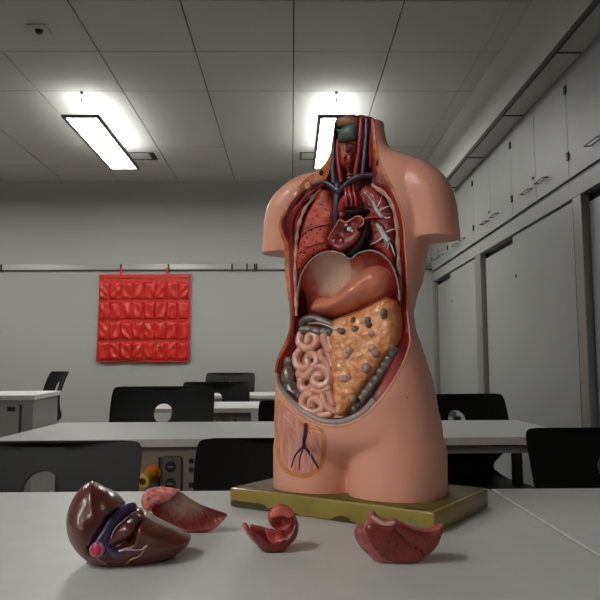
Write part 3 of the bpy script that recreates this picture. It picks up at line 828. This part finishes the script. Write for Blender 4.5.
# heart and great vessels
ht = relief('heart', [(327.5,239),(329,246),(335,252.5),(346,257.5),(355,255),(364,247.5),(368,237),(369,227),(367,219.5),(359,214.5),(347,219),(339,219),(333,228)], .020, .020, 12, m_heart, s=1.8)
relief('ventricle_wall', [(345,256.8),(355,254.8),(364,247.2),(368,237),(369,227),(367,220.5),(364.5,228),(361,238),(354,247)], .044, .006, 5, m_heartd, s=1.6, parent=ht, back=.02)
hc = relief('heart_section', [(328,240),(330,235),(334,228),(339,220),(346,221),(356,216),(363,218),(364,224),(359,229),(361,236),(352,246),(342,251),(333,248)], .045, .005, 3, m_heartc, s=1.4, parent=ht, back=.015, hf=lambda x, y, d: -.010*np.exp(-(((x-346)/7)**2+((y-230)/6)**2))-.007*np.exp(-(((x-339)/4)**2+((y-240)/5)**2))-.006*np.exp(-(((x-355)/4)**2+((y-222)/3.5)**2)))
relief('chamber', [(340,226),(345,223),(350,225),(352,231),(349,237),(343,237),(340,232)], .041, .001, 3, m_heartd, s=1.4, parent=hc, back=.004)
pipe('section_rim', [(328.5,239,.0505),(331,234,.051),(335,227,.051),(339.5,220,.051),(346,222,.051),(356,216.5,.051),(362,217.5,.051),(363.5,223,.051),(359.5,227,.050)], .0013, 0, m_pink, 8, parent=hc)
for x, y, r in ((349.5,229,.0052), (346,225,.0032), (333.5,240.5,.0030), (352,231,.0028), (341,240,.0018)):
    MB().ball(LP(x, y, .0475), (r, r*.6, r*.8)).build('heart_valve', m_white, hc)
pipe('aorta', [(343,217,.03),(343,208,.034),(347,199,.036),(354,196,.034),(359,203,.03),(360,211,.026)], [.009, .010, .010, .010, .008, .007], 0, m_art, 14)
pipe('pulmonary_artery', [(341.5,215,.043),(347,213,.044),(355,212,.042),(362,211,.038),(369,211,.032)], [.0058, .006, .0058, .005, .004], 0, m_heartd, 12)
MB().ball(LP(342, 214.8, .049), (.0056, .004, .0056)).build('vessel_opening', m_art, torso)
for x0, x1 in ((350,352), (354.5,356.5), (346.5,347)):
    pipe('arch_artery', [(x1, 206, .044),(x1-.5, 199, .045),(x0-.5, 191, .042),(x0-1.5, 184, .034)], .0034, 0, m_art, 10)
pipe('caval_vein', [(338,184,.028),(338.5,192,.031),(337.5,202,.033),(336.5,212,.034),(336,222,.034),(334,229,.032)], [.0085, .0100, .0092, .0085, .0075, .005], 0, m_vein, 14)
pipe('brachiocephalic_vein', [(338,193,.036),(344,187.5,.038),(351,181,.038),(359,176.5,.036),(369,175,.032),(379,177,.028)], [.0075, .0066, .0062, .0060, .005, .0035], 0, m_vein, 12)
pipe('brachiocephalic_vein', [(337,190,.034),(330,184.5,.034),(322,182,.034),(314,185,.036)], [.0062, .0055, .0040, .0034], 0, m_vein, 12)

# neck
pipe('neck_muscle', [(371.8,119),(371.5,130),(370.5,148),(370.5,167)], [.0035, .0035, .0035, .0025], .014, m_musc, 10)
pipe('jugular_vein', [(367.3,119.5),(367,130),(365.8,148),(364.5,162),(363,176)], [.0056, .0058, .0058, .0062, .0066], .017, m_vein, 12)
pipe('carotid_artery', [(361.8,118.5),(361.2,130),(359.8,145),(357.8,160),(355,177)], [.0050, .0052, .005, .0048, .0048], .018, m_art, 12)
pipe('jugular_vein', [(334.5,143),(334,155),(333.5,168),(335,184)], [.0026, .0044, .0058, .0075], .020, m_vein, 12)
pipe('carotid_artery', [(337.8,140),(338,155),(339.5,168),(341.5,183)], [.0034, .0046, .005, .005], .018, m_art, 12)
pipe('neck_muscle', [(335.5,128),(334.8,135),(334.2,144)], [.002, .0026, .002], .012, m_muscd, 10)
relief('neck_bed', [(337,121),(372,117),(371,150),(369,172),(352,190),(338,188),(334,170),(336,145)], -.006, .01, 6, m_muscd, s=3)
relief('throat_top', [(337,119.5),(342,117.5),(348,116),(353,117.5),(360,119),(360,127),(350,129),(337,128.5)], .006, .018, 8, m_tan, s=1.8, back=.02, hf=lambda x, y, d: .002*nz(x, y, .5))
relief('thyroid_cartilage', [(335.5,127.5),(341,129.5),(346,127),(352,125),(359.5,124.5),(359,132),(358,140.5),(352,141.5),(345,143),(339,143),(339.5,136)], .012, .018, 9, m_teal, s=1.6, back=.02)
th_ = relief('larynx', [(339,142),(345,143),(351,142),(358,141),(359,152),(357,163),(352,170),(346,170),(341,164),(339,153)], .010, .015, 9, m_thy, s=1.6, back=.02, hf=lambda x, y, d: .003*nz(x, y, .35, 3))
relief('larynx_opening', [(345,144),(351,142.5),(355,145),(353,150),(348,153),(344,150)], .025, .002, 3, m_muscd, s=1.5, parent=th_, back=.004)
relief('larynx_fold', [(344,146),(346.5,145),(347,150),(345.5,152),(344,150)], .027, .002, 2, m_tan, s=1.2, parent=th_, back=.004)
pipe('thyroid_lobe', [(355,146,.027),(353,151,.029),(347,155,.029),(344,158,.027),(345,165,.025)], .0016, 0, m_art, 8, parent=th_)
pipe('thyroid_lobe', [(349.5,156,.026),(349.5,162,.026)], .0052, 0, m_thy, 12, parent=th_)
pipe('trachea', [(348,168),(350,176),(351,184),(352,190)], .0042, .022, m_muscd, 12)
for y in (174.5, 177.5, 180.5, 183.5):
    x = 349.3+(y-174)*.12
    pipe('tracheal_ring', [(x-2, y+.4, .024),(x, y-.4, .0265),(x+2, y, .024)], .0011, 0, m_white, 8)

# collar bones and the holes in the shoulder fat
for nm, x, y, w_ in (('collar_bone', 308.3, 185.8, .040), ('collar_bone', 377, 174.5, .034)):
    rr = .0072 if x < 320 else .0045
    c = LP(x, y, w_); cbn = MB().cyl(c+Vector((0, .006, 0)), c+Vector((0, -.004, 0)), rr, rr*.9, n=20).build(nm, m_lipp, torso, bevel=.001)
    MB().cyl(c+Vector((0, -.0042, 0)), c+Vector((0, -.0048, 0)), rr*.55, n=16).build('bone_marrow', m_bone, cbn)
p, n = hit(321, 172)
c = LP(321.5, 172.5, w0s[4*SUB]+.0005); MB().ball(c, (.0050, .0025, .0058)).build('muscle_section', m_muscd, torso)
c = LP(377, 163, w0s[37*SUB]+.0005); MB().ball(c, (.0022, .002, .006)).build('muscle_section', m_muscd, torso)
# pectoral muscle fold on the open side
pipe('pectoral_muscle', [(306,190),(299,197),(291,208),(285.5,220),(286,230),(289,238)], [.003, .005, .0062, .0058, .004, .002], lambda x, y: .036, m_muscd, 10, flat=.5)
pipe('pectoral_muscle', [(315,190),(306,197),(299,206),(293,218),(291,230),(291.5,242)], [.002, .004, .0045, .004, .003, .002], lambda x, y: .038, m_musc, 10, flat=.5)

# diaphragm: a pale rim and the hollow vault under it
DR = [(297,300),(298.5,287),(301,276),(308,263.5),(317,255.5),(329,251.5),(341,253.5),(348.5,258.5),(352,258.5),(358,253.5),(370,250.5),(381,254),(390,262.5),(396,275),(399,290),(399.5,300)]
dr = [tuple(p) for p in crom([np.array(p) for p in DR], None, 5)]
vs = []; fs = []; NJ = 12; cxp = 348
for i, (x, y) in enumerate(dr):
    for j in range(NJ+1):
        t = j/NJ; wv = .044-.045*sin(t*pi/2)**1.0
        xx = x+(cxp-x)*(.10*t); yy_ = y+(330-y)*(t**2.2)*.98
        vs.append(LP(xx, yy_, wv))
for i in range(len(dr)-1):
    for j in range(NJ): a = i*(NJ+1)+j; fs.append((a, a+1, a+NJ+2, a+NJ+1))
nv = len(vs); vs += [Vector(v)+Vector((0, .002, .0015)) for v in vs]
fs += [tuple(nv+i for i in f[::-1]) for f in fs]
ring = [i*(NJ+1) for i in range(len(dr))]+[(len(dr)-1)*(NJ+1)+j for j in range(1, NJ+1)]+[i*(NJ+1)+NJ for i in range(len(dr)-2, -1, -1)]+[j for j in range(NJ-1, 0, -1)]
for a, b in zip(ring, ring[1:]+ring[:1]): fs.append((b, a, a+nv, b+nv))
dm = MB().add(vs, fs).build('diaphragm', m_dia, torso, smooth=50)
pipe('diaphragm_rim', [(x, y, .044) for x, y in DR], .0017, 0, m_peri, 8, parent=dm)

# stomach, bowel, omentum
wab = lambda x, y: .036+.042*min(max((y-315)/100, 0), 1)
def seg(L_, r, n_, amp=.16): return [r*(1-amp*abs(cos(pi*n_*i/L_))**3) for i in range(L_+1)]
relief('stomach', [(315,310),(317,302),(323,297.5),(332,297.5),(338,294.5),(345,288.5),(357,277.5),(368,269),(379,265.5),(389,268.5),(396,277),(396.5,288),(390,296.5),(375,304.5),(357,311.5),(341,316),(327,317.5),(318,315)], .010, .044, 17, m_stom, s=2, hf=lambda x, y, d: .0012*nz(x, y, .18))
def colon(name, pts, r, w, nseg, n=14, flat=None):
    P = [LP(q[0], q[1], w(q[0], q[1]) if callable(w) else w) for q in pts]; P, _ = crom(P, [0]*len(P), 12)
    k = len(P); rad = []
    for i in range(k):
        t = i/(k-1)*nseg; e = min(i, k-1-i)/6
        rad.append(r*(.76+.24*abs(sin(pi*t))**.6)*min(1, .6+.4*e))
    return MB().tube(P, rad, n, smooth=False, flat=flat).build(name, m_colon, torso)
colon('ascending_colon', [(293,357),(290,364),(288.5,373),(289,383),(293,393),(301,402),(309,408)], .0140, lambda x, y: .030+.03*(y-355)/50, 4)
colon('transverse_colon', [(300,331),(307,330),(316,332),(326,332.5),(334,333)], .0092, .048, 5)
colon('transverse_colon', [(300,325),(306,320),(313,318.5),(321,321),(330,325),(337,329)], .0085, .040, 2)
pipe('mesentery_cord', [(308,323.5,.049),(318,323,.051),(328,326,.053),(337,331,.055)], [.0008, .0012, .0012, .0008], 0, m_nerve, 6)
colon('descending_colon', [(395,346),(391,356),(385,367),(377,380),(368,392),(360,403),(353,413)], .0120, lambda x, y: .030+.034*(y-340)/74, 11)
relief('bowel_bed', [(300,332),(315,333),(330,336),(334,360),(336,395),(338,416),(330,417),(318,414),(306,404),(300,390),(296,375),(296,350)], lambda x, y: wab(x, y)-.016, .012, 8, m_int, s=2.5)
Z8 = lambda pts: [(280+x/4.286, 310+y/4.286) for x, y in pts]
gut = MB(); wg = lambda x, y: wab(x, y)+.0005+.006*sin(pi*min(max((x-296)/42, 0), 1))
gi = 0
for pts, r in (([(92,100),(84,135),(100,158),(125,165),(150,150),(158,122),(140,106),(122,118),(120,140)], 15), ([(190,108),(192,135),(205,160),(215,182)], 15), ([(215,110),(212,140),(226,170)], 13),
               ([(85,175),(70,200),(75,235),(98,252),(122,240),(118,212),(130,192),(155,200),(160,228),(142,245)], 15), ([(175,180),(180,208),(200,225),(212,250),(205,275)], 14), ([(205,185),(220,210),(224,245)], 12),
               ([(82,270),(105,285),(128,272),(148,250),(175,245),(203,262),(212,295),(196,322),(165,326),(146,306),(158,282),(178,285)], 16), ([(92,300),(92,328),(112,345),(138,332)], 15), ([(135,345),(160,345),(185,348),(212,335)], 13),
               ([(140,362),(112,366),(98,390),(104,420),(128,438),(160,440),(182,424),(178,398),(158,382),(138,388),(136,410)], 16), ([(185,365),(190,392),(208,420),(238,440)], 14), ([(212,345),(216,375),(230,405)], 13), ([(168,450),(195,452),(218,446)], 12)):
    P = Z8(pts); rr = r/4.286*PXM*1.3
    pipe('', [(x, y, wg(x, y)+.0018*sin(gi*2.1+i*.9)) for i, (x, y) in enumerate(P)], rr, 0, None, 14, build=False, mb=gut, sub=5); gi += 1
gut.build('small_intestine', m_int, torso)
relief('bladder', [(328,416),(336,414.5),(344,416),(343,420.5),(335,421),(329,420)], .078, .004, 3, m_int, s=1.6)
om = relief('omentum', [(329.5,323),(333,320.5),(343,317),(355,312.5),(372,305),(387,298),(393.5,301.5),(397,309.5),(398,329),(395,347),(387.5,356),(380.7,366),(371,379.5),(361.5,394),(352.5,407),(346,417),(338.5,417),(335,398),(333,377),(331.5,355)], lambda x, y: wab(x, y)-.012, .022, 13, m_oment, s=1.5, back=.02,
            hf=lambda x, y, d: .0042*nz(x, y, .13, 1)+.0030*np.abs(nz(x, y, .33, 2))+.0012*nz(x, y, .8, 4))
def blob(x, y, rx, ry, m, lift=.0125):
    c = LP(x, y, wab(x, y)+lift-.0065); MB().ball(c, (rx*1.15*PXM, .0085, ry*1.15*PXM), n=16, m=10).build('fat_lobe' if m is m_blob else 'bowel_bulge', m, om)
for x, y, rx, ry in ((349.5,352,4.2,4.5), (347.5,356.5,4,4), (373,349,4.6,4.4), (376,353.5,4,3.6), (366.5,368,4.2,4.6), (345,379.5,5.4,3.8), (350,377,3.8,3.4), (352.5,398.5,3.8,3.8), (373,334.5,4,4.2)): blob(x, y, rx, ry, m_blob)
for x, y, rx, ry in ((342.5,331.5,4,3), (340,330,2.6,2), (355.8,329,3.6,3), (353.6,320.5,2.3,3.4), (368.5,321,3.6,3.8), (369.5,325,3.2,3), (384,314,3.2,5)): blob(x, y, rx, ry, m_colon, .0145)
pipe('fold_edge', [(329.5,323.5),(331.5,340),(333,360),(334,380),(335.5,400),(338.5,416)], .0014, lambda x, y: wab(x, y)-.001, m_lipp, 8, parent=om)
pipe('fold_edge', [(330,322.5),(344,316.5),(357,311.5),(372,304.5),(387,297.5)], .0013, lambda x, y: wab(x, y)+.001, m_thy, 8, parent=om)

# --- groin window on the thigh, laid over the skin
def patch(name, outline, m, lift, th=.0015, s=2.2, parent=torso, sub=4):
    ol = [tuple(p) for p in crom([np.array(p, float) for p in outline], None, sub, True)]
    ov, tr, d = fill2d(ol, s); fr = []; bk4 = []; last = None
    for (x, y) in ov:
        p, nn = hit(x, y)
        if p is None: p, nn = last
        last = (p, nn); fr.append(p+nn*lift); bk4.append(p-nn*th)
    return solid_mesh(ov, tr, fr, bk4).build(name, m, parent, smooth=60)
GO = [(275.5,402),(275,415),(275,435),(276,452),(279.5,466),(287,473.5),(298,477.5),(309,477.5),(319,472),(324.5,462),(327,448),(326.5,436),(322,428),(313,425.5),(304,422.5),(295,415),(286,406),(280,399)]
def shrink(o, k, c=(302, 446)): return [(x+(c[0]-x)/math.hypot(c[0]-x, c[1]-y)*k, y+(c[1]-y)/math.hypot(c[0]-x, c[1]-y)*k) for x, y in o]
gw = patch('groin_window', GO, m_lipp, .0006)
patch('fat_ring', shrink(GO, 1.6), m_fat2, .0012, parent=gw)
gp = patch('muscle_panel', shrink(GO, 5.2), m_groin, .0018, parent=gw)
def onskin(pts, r, m, name, lift=.002, parent=gp):
    P = []
    for x, y in pts:
        p, nn = hit(x, y)
        if p is not None: P.append(p+nn*lift)
    k = len(P); rad = r if hasattr(r, '__len__') else [r]*k
    MB().tube(P, rad[:k], 8).build(name, m, parent)
onskin([(306,424),(306,432),(304.5,441),(304,448)], [.0030, .0036, .0032, .0028], m_vein, 'femoral_vein')
onskin([(304.5,446),(299,451),(294.5,458),(292,467)], [.0022, .0018, .0014, .0010], m_vein, 'femoral_vein')
onskin([(303,450),(300.5,458),(299.8,470)], [.0016, .0013, .0009], m_vein, 'femoral_vein')
onskin([(306,447),(310,453),(314.5,461),(318.5,468)], [.0026, .0026, .0022, .0012], m_vein, 'femoral_vein')
onskin([(308,424),(307.8,434),(306,444),(309,452)], [.0014, .0013, .0012, .0008], m_art, 'femoral_artery')
rn = random.Random(5)
for i in range(11):
    x0 = 303+rn.uniform(-7, 8); y0 = 424+rn.uniform(0, 6); x1 = 303+(x0-303)*rn.uniform(1.5, 2.4)+rn.uniform(-4, 4); y1 = rn.uniform(446, 468)
    x1 = min(max(x1, 284), 320)
    onskin([(x0, y0), (x0*.6+x1*.4+rn.uniform(-2, 2), y0*.6+y1*.4), (x1, y1)], [.0006, .0005, .0003], m_nerve, 'nerve')
for a, b in (((288,411),(300,423)), ((285,416),(296,430)), ((309,446),(303,449)), ((312,426),(322,434)), ((311,431),(321,433))):
    onskin([a, ((a[0]+b[0])/2+1, (a[1]+b[1])/2-1), b], [.0009, .0009, .0006], m_nerve, 'nerve')
pt, nn = hit(407, 397.5); MB().ball(pt, .0012).build('rivet_hole', m_black, torso)

# --- the stand
st = MB(); hx, hy = .200, .123
st.box(-hx, hx, -hy, hy, 0, BT)
stand = st.build('stand', [m_olive], torso, smooth=30, bevel=.004)
SC = TL@(Vector((.1205, 1.281, .75))-TO); SR = radians(-2.5)
stand.location = SC; stand.rotation_euler = (0, 0, SR); SI = Matrix.Rotation(-SR, 3, 'Z')
MB().box(-hx+.006, hx-.006, -hy+.006, hy-.006, BT-.001, BT+.0006).build('stand_top', m_olivet, stand, smooth=0)
def fpatch(pts, name='paint_patch', m=m_olived):
    P = [SI@(LP(x, y, hy-SC.y*1.0)-SC) for x, y in pts]; ol = [(p.x, min(max(p.z, .0015), BT-.003)) for p in P]
    ol = [tuple(q) for q in crom([np.array(p) for p in ol], None, 4, True)]
    ol = [(x, min(max(z, .001), BT-.002)) for x, z in ol]
    # drop repeated points
    o2 = [];
    for q in ol:
        if not o2 or math.hypot(q[0]-o2[-1][0], q[1]-o2[-1][1]) > 4e-4: o2.append(q)
    ov, tr, d = fill2d(o2, .006)
    solid_mesh(ov, tr, np.c_[ov[:, 0], np.full(len(ov), -hy-.0006), ov[:, 1]], np.c_[ov[:, 0], np.full(len(ov), -hy+.001), ov[:, 1]]).build(name, m, stand, smooth=0)
fpatch([(230,501),(240,502),(252,503.5),(262,505),(266,509),(272,508),(284,510.5),(296,514),(296,520),(270,514),(245,511.5),(230,509.5)])
fpatch([(331,525),(333,518),(340,515.5),(348,517),(353,522),(353,527),(342,527)])
fpatch([(411,516.5),(416,519),(422,525),(432,527),(432,533),(418,531),(411,526)], m=mat('stand_grey_patch', (128, 122, 84), .4))
for (x, y, a, b) in ((250, 486, .018, .005), (417, 508.5, .020, .0045)):
    d_ = TL@ray(x, y); t_ = (BT+.001-CL.z)/d_.z; p = SI@(CL+d_*t_-SC)
    MB().box(p.x-a, p.x+a, p.y-b, p.y+b, BT+.0004, BT+.0012).build('maker_label', m_olived if x > 300 else m_black, stand, smooth=0)

# ------------------------------------------------------------------ loose organ pieces lying on the front table
def ontable(px, py, z=.7502):
    d = ray(px, py); return CAMP+d*((z-CAMH)/d.z)
class Card:
    """a vertical working plane through a point of the table; pixels become points on it, h metres towards the viewer"""
    def __init__(s, px, py, turn=0):
        s.o = ontable(px, py); v = Vector((CAMP.x-s.o.x, CAMP.y-s.o.y, 0)).normalized(); s.f = Matrix.Rotation(turn, 3, 'Z')@v
    def p(s, px, py, h=0):
        d = ray(px, py); t = (s.o-CAMP).dot(s.f)/d.dot(s.f); return CAMP+d*t-s.o+s.f*h
def chunk(name, cd, outline, front, back, Rf, Rb, m, parent, s=2.0, hf=None, h0=0, sub=4, smooth=60, hb=None):
    ol = [tuple(p) for p in crom([np.array(p, float) for p in outline], None, sub, True)]
    ov, tr, d = fill2d(ol, s); hF = front*dome(d, Rf)
    if hf is not None: hF = hF+hf(ov[:, 0], ov[:, 1], d)*np.clip(d/2, 0, 1)
    hB = -back*dome(d, Rb)
    fr = [cd.p(x, y, h0+a) for (x, y), a in zip(ov, hF)]; bk5 = [cd.p(x, y, h0+a-.0008) for (x, y), a in zip(ov, hB)]
    for q in fr+bk5: q.z = max(q.z, .0003)
    return solid_mesh(ov, tr, fr, bk5).build(name, m, parent, smooth=smooth)
def wire(name, cd, pts, r, m, parent, n=8):
    k = len(pts); rad = r if hasattr(r, '__len__') else [r]*k
    return MB().tube([cd.p(*q) for q in pts], rad, n).build(name, m, parent)
def segd(x, y, a, b):
    ax, ay = a; bx, by = b; L = (bx-ax)**2+(by-ay)**2; t = np.clip(((x-ax)*(bx-ax)+(y-ay)*(by-ay))/L, 0, 1)
    return np.hypot(x-ax-t*(bx-ax), y-ay-t*(by-ay))
m_liver = mat('liver_brown', (104, 46, 37), .30, noise=.18, nscale=16, coat=.5, bump=.04, bscale=150)
m_liver2 = mat('liver_lobe_brown', (92, 54, 44), .32, noise=.15, nscale=30, coat=.45)
m_lvein = mat('portal_vein_violet', (72, 58, 98), .3, noise=.25, nscale=50, coat=.5)
m_pinkred = mat('vessel_mouth_pink', (218, 44, 84), .35, coat=.3)
m_lilac = mat('vessel_wall_lilac', (178, 140, 168), .35, coat=.3)
m_seamc = mat('ligament_cream', (168, 112, 92), .4)

cd = Card(128, 560)
liver = empty('liver_piece', cd.o, 0, 'glossy brown liver piece with a violet vein, at the left of the front table', 'organ model')
LO = [(91,481.5),(97,483),(105,487),(113,491),(121,497),(127,504),(135,507),(143,509),(150,513),(158,518),(170,524),(182,530),(191,536),(188,544),(178,553),(163,560.5),(145,565.5),(125,567.5),(105,566.5),(88,561),(76,550),(68.5,537),(66,523),(68,510),(74,497),(82,487)]
def lh(x, y, d):
    g = -.024*np.exp(-(segd(x, y, (130,503), (112,517))/5)**2)-.022*np.exp(-(segd(x, y, (112,517), (97,541))/6)**2)
    g += -.012*np.exp(-(segd(x, y, (114,540), (128,534))/4)**2)
    g += .012*np.exp(-(((x-132)/14)**2+((y-521)/8)**2))+.010*np.exp(-(((x-152)/10)**2+((y-527)/8)**2))
    g += .010*np.exp(-(((x-80)/12)**2+((y-525)/14)**2))+.008*np.exp(-(((x-110)/7)**2+((y-500)/8)**2))
    g += -.010*np.exp(-(segd(x, y, (140,512), (131,534))/2.6)**2)
    return g
lm = chunk('liver_body', cd, LO, .046, .05, 34, 34, m_liver, liver, hf=lh, s=1.8)
wire('portal_vein', cd, [(133,505.5,.010),(124,508,.019),(115,515,.028),(107,526,.032),(100,538,.034)], [.0065, .0080, .0085, .0098, .0098], m_lvein, liver, 14)
wire('portal_vein', cd, [(104,534,.034),(111,543,.036),(119,547,.040),(125,545,.041)], [.008, .0062, .005, .003], m_lvein, liver, 12)
c = cd.p(98.5, 541.2, .042); rr = MB().ball(c, (.0098, .005, .0098), n=20, m=12).build('vessel_wall', m_lilac, liver)
MB().ball(c+Vector((0, -.0026, 0)), (.0070, .0035, .0072), n=20, m=12).build('vessel_mouth', m_pinkred, rr)
chunk('caudate_lobe', cd, [(113,537),(112.5,530),(117,521),(125,514),(134,509.5),(141,511),(139,519),(133,527),(128,533),(121,536)], .012, .004, 8, 8, m_liver2, liver, h0=.030, s=1.6)
wire('ligament', cd, [(92.5,483,.012),(93.5,495,.022),(92.5,510,.034),(91.5,525,.041),(90,536,.043)], .0011, m_seamc, liver, 6)
wire('ligament', cd, [(92,541,.042),(99,549,.045),(107,556,.040)], .0010, m_seamc, liver, 6)
wire('ligament', cd, [(146,537,.046),(139,547,.045),(131,551,.043),(126.5,556,.039)], .0010, m_seamc, liver, 6)
wire('ligament', cd, [(113,539,.038),(112.5,528,.043),(118,519,.042),(127,512,.036),(134,508.5,.024)], .0008, m_lilac, liver, 6)
wire('ligament', cd, [(124,541,.044),(133,541,.046),(141,541,.046),(146,537,.046)], .0014, m_lilac, liver, 6)

# diaphragm fan with its textured pink back
cd = Card(195, 533, radians(-10))
fan = empty('diaphragm_piece', cd.o, 0, 'fan-shaped red and tan muscle piece with a rough pink back, right behind the brown liver', 'organ model')
m_fan = mat('fan_tan', (188, 138, 116), .35, noise=.25, nscale=30, coat=.4, bump=.25, bscale=90)
nt = m_fan.node_tree; b = nt.nodes['Principled BSDF']
tcn = nt.nodes.new('ShaderNodeTexCoord'); dn = nt.nodes.new('ShaderNodeVectorMath'); dn.operation = 'DISTANCE'; dn.inputs[1].default_value = cd.p(184, 497, 0)
nn_ = nt.nodes.new('ShaderNodeTexNoise'); nn_.inputs['Scale'].default_value = 160; ma = nt.nodes.new('ShaderNodeMath'); ma.operation = 'MULTIPLY_ADD'; ma.inputs[1].default_value = .022
nt.links.new(tcn.outputs['Object'], dn.inputs[0]); nt.links.new(tcn.outputs['Object'], nn_.inputs[0]); nt.links.new(nn_.outputs[0], ma.inputs[0]); nt.links.new(dn.outputs['Value'], ma.inputs[2])
rp = nt.nodes.new('ShaderNodeValToRGB'); nt.links.new(ma.outputs[0], rp.inputs[0]); e = rp.color_ramp.elements
e[0].position = .034; e[0].color = lin((150, 116, 106)); e[1].position = .054; e[1].color = lin((122, 28, 20)); nt.links.new(rp.outputs[0], b.inputs['Base Color'])
m_rough = mat('rough_pink', (236, 146, 138), .45, col2=(196, 92, 88), nscale=120, bump=.8, bscale=220, coat=.2)
FO = [(178.6,491.5),(190.5,499.5),(200,504.5),(212,509),(226.3,514.2),(225.5,518),(221,523),(215,528.5),(204,533.6),(192,534.8),(180,533.2),(167,527.5),(156,520.5),(151.6,512),(154,506),(163,503.4),(172,499)]
fm = chunk('muscle_fan', cd, FO, -.008, .030, 14, 14, m_fan, fan, hf=lambda x, y, d: .0009*np.sin(np.arctan2(y-488, x-184)*60)*np.clip(d/4, 0, 1), s=1.7)
wire('cut_edge', cd, [(152,513,.001),(157,521.5,.001),(168,528.5,.001),(180,534,.001)], .0016, m_lipp, fm, 8)
wire('cut_edge', cd, [(155,507,.0015),(161,514,-.002),(170,521,-.004),(181,527,-.005),(196,531,-.004),(210,528.5,-.002),(219,522,.0)], .0009, m_musc, fm, 8)
PO = [(146,490.5),(154,488),(163,487.8),(171,489),(179,491.2),(174,498),(166,503.5),(156,505.5),(152,512),(144,511),(140.5,505),(141,497)]
chunk('textured_back', cd, PO, .006, .028, 8, 10, m_rough, fan, h0=-.006, hf=lambda x, y, d: .0025*np.abs(nz(x, y, .35, 8)), s=1.6)

# heart front piece
cd = Card(273, 550)
hp = empty('heart_piece', cd.o, 0, 'small red and pink cup-shaped heart piece in front of the olive stand', 'organ model')
m_hp = mat('heart_piece_red', (134, 30, 24), .33, noise=.3, nscale=40, coat=.4)
m_hpp = mat('heart_piece_pink', (226, 126, 106), .38, col2=(196, 84, 74), nscale=70, bump=.3, bscale=200, coat=.3)
m_hpr = mat('heart_piece_coral', (206, 78, 70), .38, col2=(168, 40, 40), nscale=80, bump=.3, bscale=200, coat=.3)
chunk('heart_cup', cd, [(246,530),(250,524.8),(257,525.5),(265,527.5),(274,531),(284,532),(291,524),(293,516),(297,519),(298.7,527),(296.7,537),(288,547),(277,553.4),(266,553),(259.5,548),(253,540)], .020, .022, 12, 12, m_hp, hp, s=1.5, hf=lambda x, y, d: .001*nz(x, y, .3))
chunk('heart_flap', cd, [(268,516),(271,510.5),(276,506),(282,504.5),(289,507.5),(294.5,514),(295,521),(292,529),(286,533),(277,531),(270,525)], .006, .018, 5, 9, m_hpr, hp, s=1.4, h0=-.004, hf=lambda x, y, d: -.010*np.exp(-(((x-282)/6)**2+((y-523)/5)**2))+.002*nz(x, y, .4))
chunk('heart_rim', cd, [(269,515.5),(272,510.5),(277,506.5),(283,505.5),(289,508.5),(294,515),(290,518.5),(284,516.5),(277,517),(271,519.5)], .004, .002, 3, 4, m_hpp, hp, s=1.3, h0=.003, hf=lambda x, y, d: .0012*nz(x, y, .5))
chunk('heart_rim', cd, [(242,524),(245.5,522),(249,527),(252,534),(255.5,540),(255,543.5),(250,538),(245,531)], .003, .010, 3, 4, m_hpp, hp, s=1.3, h0=.002)
chunk('chamber_wall', cd, [(265,527),(272,526),(279,529),(284,534),(281,540),(274,541.5),(269,537)], .004, .004, 4, 4, m_hpr, hp, s=1.3, h0=.0175, hf=lambda x, y, d: -.004*np.exp(-(((x-275)/4)**2+((y-533)/4)**2)))
wire('valve_cord', cd, [(279,537,.022),(283,535.5,.022),(286,535.8,.020)], .0016, m_hpp, hp, 8)

# lung piece
cd = Card(398, 562, radians(6))
lp = empty('lung_piece', cd.o, 0, 'red speckled wedge-shaped lung piece on the table before the stand corner', 'organ model')
m_lp = spots(mat('lung_piece_red', (134, 46, 36), .4, noise=.2, nscale=35, coat=.3, bump=.3, bscale=180), 105, .20, (36, 16, 16))
m_lpe = spots(mat('lung_piece_edge', (186, 96, 94), .42, noise=.2, nscale=80, coat=.3, bump=.4, bscale=220), 170, .16, (120, 40, 44))
m_cream = mat('lung_hollow_cream', (218, 178, 152), .42, noise=.15, nscale=60)
LPO = [(356,526.5),(362,525.5),(367,522),(368,514.5),(373.5,511),(378,515),(386,519.5),(394.5,518.3),(400,521),(408,524.8),(417,527.6),(427.6,529.2),(436,526.8),(442.2,523.7),(442.6,532),(437.5,545.5),(426.5,556.5),(413,563),(397,565.6),(381.7,563),(367,553.5),(358,543.5),(354.2,535)]
lb = chunk('lung_edge', cd, LPO, .010, .030, 9, 14, m_lpe, lp, s=1.7, hf=lambda x, y, d: .0006*nz(x, y, .5))
chunk('lung_face', cd, [(364.5,527),(370,521.5),(377,522),(387,524),(395,521.5),(401,522.5),(408,526),(417,529),(427.6,530.4),(436,528.2),(441,526),(441,532),(435.5,544.5),(424,554.5),(411,560),(397,561.5),(384,557.5),(375,549),(368,539)], .005, .006, 7, 5, m_lp, lp, s=1.6, h0=.0085, hf=lambda x, y, d: -.0030*np.exp(-(segd(x, y, (413,540), (424,552))/1.5)**2)-.0020*np.exp(-(segd(x, y, (395,527), (413,545))/1.6)**2))
chunk('hollow', cd, [(371,514.5),(376,515.5),(384,520.3),(392,519.8),(395,521.5),(391,525),(382,524.5),(374,520.5)], .003, .003, 3, 3, m_cream, lp, s=1.3, h0=.0085)
